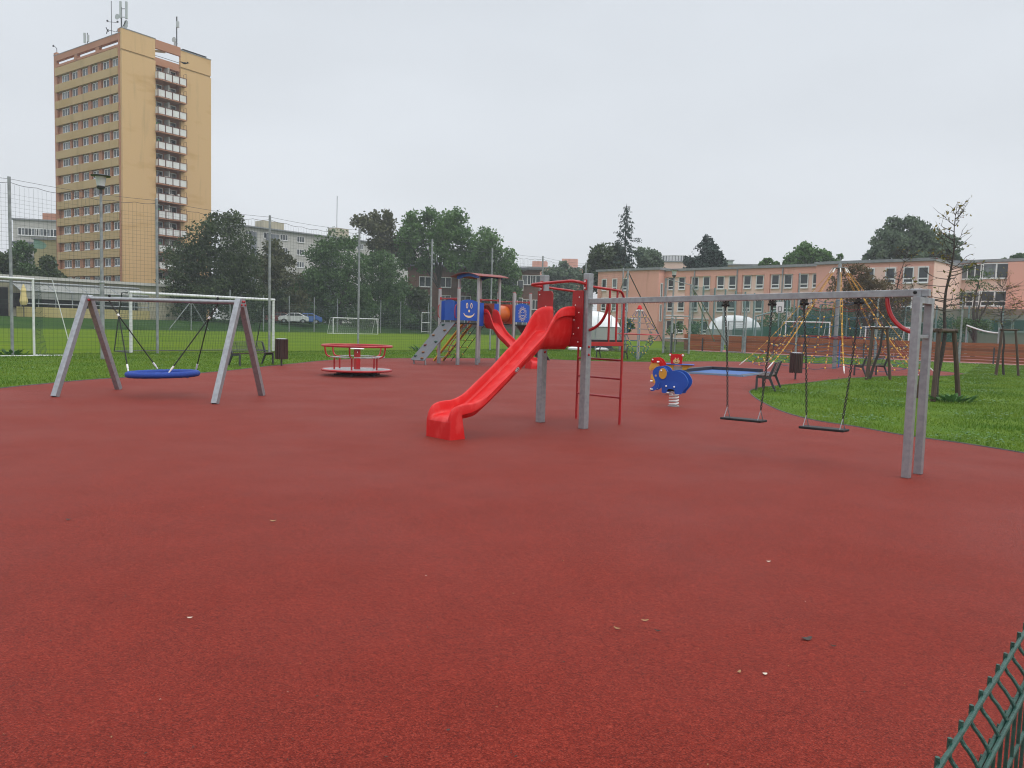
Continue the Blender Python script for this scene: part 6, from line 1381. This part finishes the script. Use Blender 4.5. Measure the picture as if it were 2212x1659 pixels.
tree('broadleaf_tree', 'pale leaved tree right of the tall spruce behind the school', 142, [(1398, 562, 26), (1416, 572, 17), (1382, 546, 13), (1402, 590, 26)], 'grey', zg=0, n=3000, seed=10)
tree('pine_tree', 'dark blue green pine standing behind the school roof', 134, [(1527, 514, 8), (1530, 526, 14), (1520, 536, 16), (1538, 540, 16), (1508, 548, 16), (1528, 552, 22), (1548, 556, 16), (1494, 562, 16), (1518, 568, 26), (1554, 572, 16), (1486, 576, 15), (1508, 585, 22), (1545, 582, 18)], 'needle', zg=0, n=6500, seed=11, ls=.25)
tree('broadleaf_tree', 'bright green tree above the middle of the school roof', 128, [(1740, 547, 24), (1720, 566, 24), (1770, 562, 26), (1757, 530, 12), (1800, 572, 14), (1814, 555, 7), (1700, 580, 16), (1786, 552, 9)], 'fresh', zg=0, n=5200, seed=12)
tree('broadleaf_tree', 'small leafy treetop peeking over the school roof left of the bright tree', 128, [(1660, 566, 8), (1646, 573, 8), (1675, 574, 9), (1652, 562, 4)], 'fresh', zg=0, n=700, seed=13, trunk_r=.12)
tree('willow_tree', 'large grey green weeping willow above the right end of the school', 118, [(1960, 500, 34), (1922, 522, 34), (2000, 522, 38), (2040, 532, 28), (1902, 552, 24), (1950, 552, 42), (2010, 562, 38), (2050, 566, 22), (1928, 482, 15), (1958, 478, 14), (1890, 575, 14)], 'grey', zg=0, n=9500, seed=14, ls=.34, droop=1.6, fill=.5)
tree('broadleaf_tree', 'treetop at the right edge above the recessed school wing', 128, [(2192, 562, 11), (2214, 556, 15), (2168, 564, 6)], 'mid', zg=0, n=900, seed=15)
tree('autumn_bush', 'rust brown bushy tree in front of the school behind the rope pyramid', 80, [(1830, 592, 23), (1855, 587, 20), (1810, 607, 18), (1872, 607, 20), (1796, 628, 11), (1840, 622, 26), (1892, 622, 22), (1918, 612, 16), (1940, 642, 26), (1900, 652, 26), (1850, 650, 26), (1960, 620, 14)], 'rust', zg=0, n=6500, seed=16, ls=.19, cat='tree')
tree('ornamental_tree', 'thin layered green tree before the recessed school wing', 72, [(2112, 566, 12), (2092, 580, 11), (2132, 590, 12), (2102, 608, 15), (2125, 625, 18), (2086, 640, 16), (2110, 660, 24), (2142, 650, 15), (2072, 660, 14), (2110, 700, 22), (2080, 700, 18)], 'mid', zg=0, n=3400, seed=17, ls=.17, px_=2106, trunk_r=.22, fill=.6)
tree('broadleaf_tree', 'dark tree at the far left edge behind the pavilion', 104, [(4, 562, 20), (0, 600, 30), (-20, 570, 26)], 'dark', n=3000, seed=18)
tree('broadleaf_tree', 'dark bushy tree in front of the grey balconied block', 108, [(48, 535, 17), (42, 556, 24), (60, 590, 34), (30, 602, 32), (70, 620, 28)], 'mid', n=5200, seed=19)
tree('broadleaf_tree', 'dark tree against the left edge of the tower', 106, [(105, 568, 16), (112, 600, 22), (95, 610, 26), (112, 632, 20)], 'dark', n=4200, seed=20)
tree('broadleaf_tree', 'low dark tree filling the gap right of the big dark tree', 116, [(560, 650, 32), (575, 685, 28), (548, 690, 26), (610, 640, 24)], 'dark', n=3600, seed=21)
tree('broadleaf_tree', 'low bushy tree between the brownish tree and the bushy green tree', 121, [(652, 630, 26), (660, 665, 30), (640, 695, 24), (668, 695, 24), (668, 600, 20)], 'mid', n=3600, seed=22)
tree('broadleaf_tree', 'dark low tree at the left foot of the tall maple', 132, [(905, 640, 24), (915, 670, 26), (895, 700, 24), (925, 700, 20)], 'dark', n=3000, seed=23)
# spruce
def spruce(label, px_, Y, ytop, ybase, wpx_, seed):
    g = np.random.default_rng(seed); a = at(px_, ytop, Y); o = Vector((a.x, Y, 0)); h = a.z; t = thing('spruce_tree', label, 'tree', o, group='trees around the field')
    mb = MB(); mb.tube([o, o+Z*h*.5, o+Z*h], [.3, .18, .03], 8); mb.build('trunk', tbark, t); V = []; nb_ = 135; zb_ = at(px_, ybase, Y).z; R0_ = wpx_/F*Y
    for i in range(nb_):
        u = (i+.5)/nb_; z = h*.985-(h-zb_)*u**.9; L = R0_*(.10+.95*u**.85)*(g.uniform(.35, .85) if i % 3 else g.uniform(.95, 1.3)); aa = 2.4*i+g.uniform(-.3, .3); d = np.array([math.cos(aa), math.sin(aa), 0])
        for _ in range(int(14+54*u)):
            s = g.uniform(.08, 1)**.8; p = np.array([o.x, o.y, z])+d*L*s+np.array([0, 0, -.28*L*s+.16*L*s*s])+g.normal(0, .10, 3)*np.array([1.6, 1.6, .6]); p[2] -= abs(g.normal(0, .22))*s
            ax = d*.5+g.normal(0, .5, 3)+np.array([0, 0, -.9]); ax /= np.linalg.norm(ax); b = g.normal(0, 1, 3); b -= ax*(ax@b); b /= np.linalg.norm(b); q = g.uniform(.14, .28); V += [p-ax*q, p+b*q*.4, p+ax*q, p-b*q*.4]
    arrmesh('crown', np.array(V), np.arange(len(V)).reshape(-1, 4), lf['needle'], t)
spruce('tall dark spruce rising above the left wing of the school', 1354, 134, 440, 640, 60, 3)
# shrubs before the school and behind the court
sh = [(1462, 716, 20, 96, 'mid', 'shrub seen through the double gate before the school'), (1510, 715, 22, 95, 'mid', 'wide shrub before the school left of the white shelter'), (1352, 700, 14, 84, 'mid', 'shrub before the left school wing behind the rope spinner'), (1405, 735, 16, 88, 'mid', 'low shrub at the foot of the left school wing'),
      (1670, 700, 36, 97, 'mid', 'tall hedge shrub behind the first basketball hoop'), (1730, 690, 42, 95, 'mid', 'tall hedge shrub behind the court left of the pyramid mast'), (1795, 690, 42, 93, 'mid', 'tall hedge shrub behind the court at the pyramid mast'), (1860, 695, 40, 91, 'dark', 'tall hedge shrub behind the second basketball hoop'), (1930, 700, 38, 88, 'dark', 'dark hedge shrub behind the netted court goal'), (2040, 710, 34, 80, 'mid', 'hedge shrub right of the double steel post')]
for i, (x, y, r, Y, m, lab) in enumerate(sh):
    tree('shrub', lab, Y, [(x, y, r), (x-r*.6, y+r*.5, r*.7), (x+r*.6, y+r*.45, r*.7), (x, y+r*.7, r*.8)], m, zg=0, n=1500, ls=.22, seed=40+i, trunk_r=.08, group='shrubs before the school', limbs=False, cat='shrub')
# ------------------------------------------------------------------ fallen bits on the rubber
deb = [mat('dry_leaf', (.30, .17, .07), .6), mat('dark_leaf_litter', (.035, .025, .02), .6), mat('pale_bit', (.60, .55, .45), .6)]
def litter(name, label, cat, q, s, m, rz=0., asp=.45):
    p = G(*q); mb = MB(); u = Vector((math.cos(rz), math.sin(rz), 0)); v = Vector((-u.y, u.x, 0))
    pts = [p+u*s*math.cos(a)+v*s*asp*math.sin(a)+Z*(.006+.012*abs(math.cos(a))**2*(s/.03)) for a in [2*PI*i/10 for i in range(10)]]
    mb.add([p+Z*.012]+pts, [(0, 1+i, 1+(i+1) % 10) for i in range(10)]); tag(mb.build(name, m, None, 0), label, cat)
for nm, lab, cat_, q, s, m_, rz, asp in (('fallen_leaf', 'curled tan leaf on the open rubber left of the twigs', 'leaf', (1333, 1360), .022, deb[0], -.6, .3), ('fallen_leaf', 'tan leaf sliver above the dark twigs on the rubber', 'leaf', (1393, 1343), .024, deb[0], .1, .25), ('twig_bit', 'two dark twig bits on the open rubber', 'twig', (1420, 1365), .022, deb[1], -.5, .2),
    ('leaf_clump', 'dark crumpled leaf clump on the rubber toward the right', 'leaf', (1742, 1382), .032, deb[1], .2, .6), ('fallen_leaf', 'pale tan leaf left of the white pebble', 'leaf', (1596, 1454), .016, deb[0], .9, .5), ('pebble', 'small white pebble on the rubber near the bottom right', 'pebble', (1652, 1458), .012, deb[2], 0, .8), ('twig_bit', 'thin dark leaf bit at the right of the leaf clump', 'twig', (1800, 1398), .016, deb[1], -.4, .3),
    ('fallen_leaf', 'thin dry leaf on the rubber at left below the nest swing', 'leaf', (590, 1127), .028, deb[0], .1, .4), ('fallen_leaf', 'dark leaf on the rubber below the nest swing frame', 'leaf', (148, 1124), .022, deb[1], .2, .5), ('fallen_leaf', 'pale leaf bit at lower left on the rubber', 'leaf', (410, 1337), .016, deb[2], .2, .3), ('fallen_leaf', 'pale leaf bit on the rubber at the right below the steel posts', 'leaf', (1660, 1215), .018, deb[2], .1, .25), ('twig_bit', 'dark speck of bark near the bottom centre of the rubber', 'twig', (968, 1580), .009, deb[1], .4, .5)):
    litter(nm, lab, cat_, q, s, m_, rz, asp)
g = np.random.default_rng(5); V = []; mi = []
for i in range(230):
    d = 2.8+22*g.random()**1.4; x = g.uniform(-.75, .62)*d; s = g.uniform(.003, .008)*(1+d*.02); a = g.uniform(0, 2*PI); o = np.array([x, d, .006]); u = np.array([math.cos(a), math.sin(a), 0])*s; v = np.array([-math.sin(a), math.cos(a), 0])*s*.5
    V += [o-u, o-v+np.array([0, 0, .004]), o+u, o+v+np.array([0, 0, .004])]; mi.append(int(g.choice(3, p=[.4, .52, .08])))
rp_ = [(v.x, v.y) for v in far_l]+[(v.x, v.y) for v in isl]
P_ = np.array(V).reshape(-1, 4, 3); k = inside(outl, P_[:, 0, 0], P_[:, 0, 1]); P_ = P_[k]; mi = np.array(mi)[k]
tag(arrmesh('fallen_specks', P_.reshape(-1, 3), np.arange(4*len(P_)).reshape(-1, 4), deb, mi=mi), kind='stuff')
# ------------------------------------------------------------------ damp air
hz = MB(); hz.box((0, 210, 27.0), (900, 520, 56)); ho_ = hz.build('haze', [], None, 0); tag(ho_, kind='stuff')
hm = D.materials.new('haze'); hm.use_nodes = True; hn_ = hm.node_tree; hn_.nodes.remove(hn_.nodes['Principled BSDF'])
pv = N('ShaderNodeVolumePrincipled', hn_); pv.inputs['Color'].default_value = (.92, .95, 1, 1); pv.inputs['Density'].default_value = .00062; pv.inputs['Anisotropy'].default_value = .2
hn_.links.new(pv.outputs[0], hn_.nodes['Material Output'].inputs['Volume']); ho_.data.materials.append(hm)
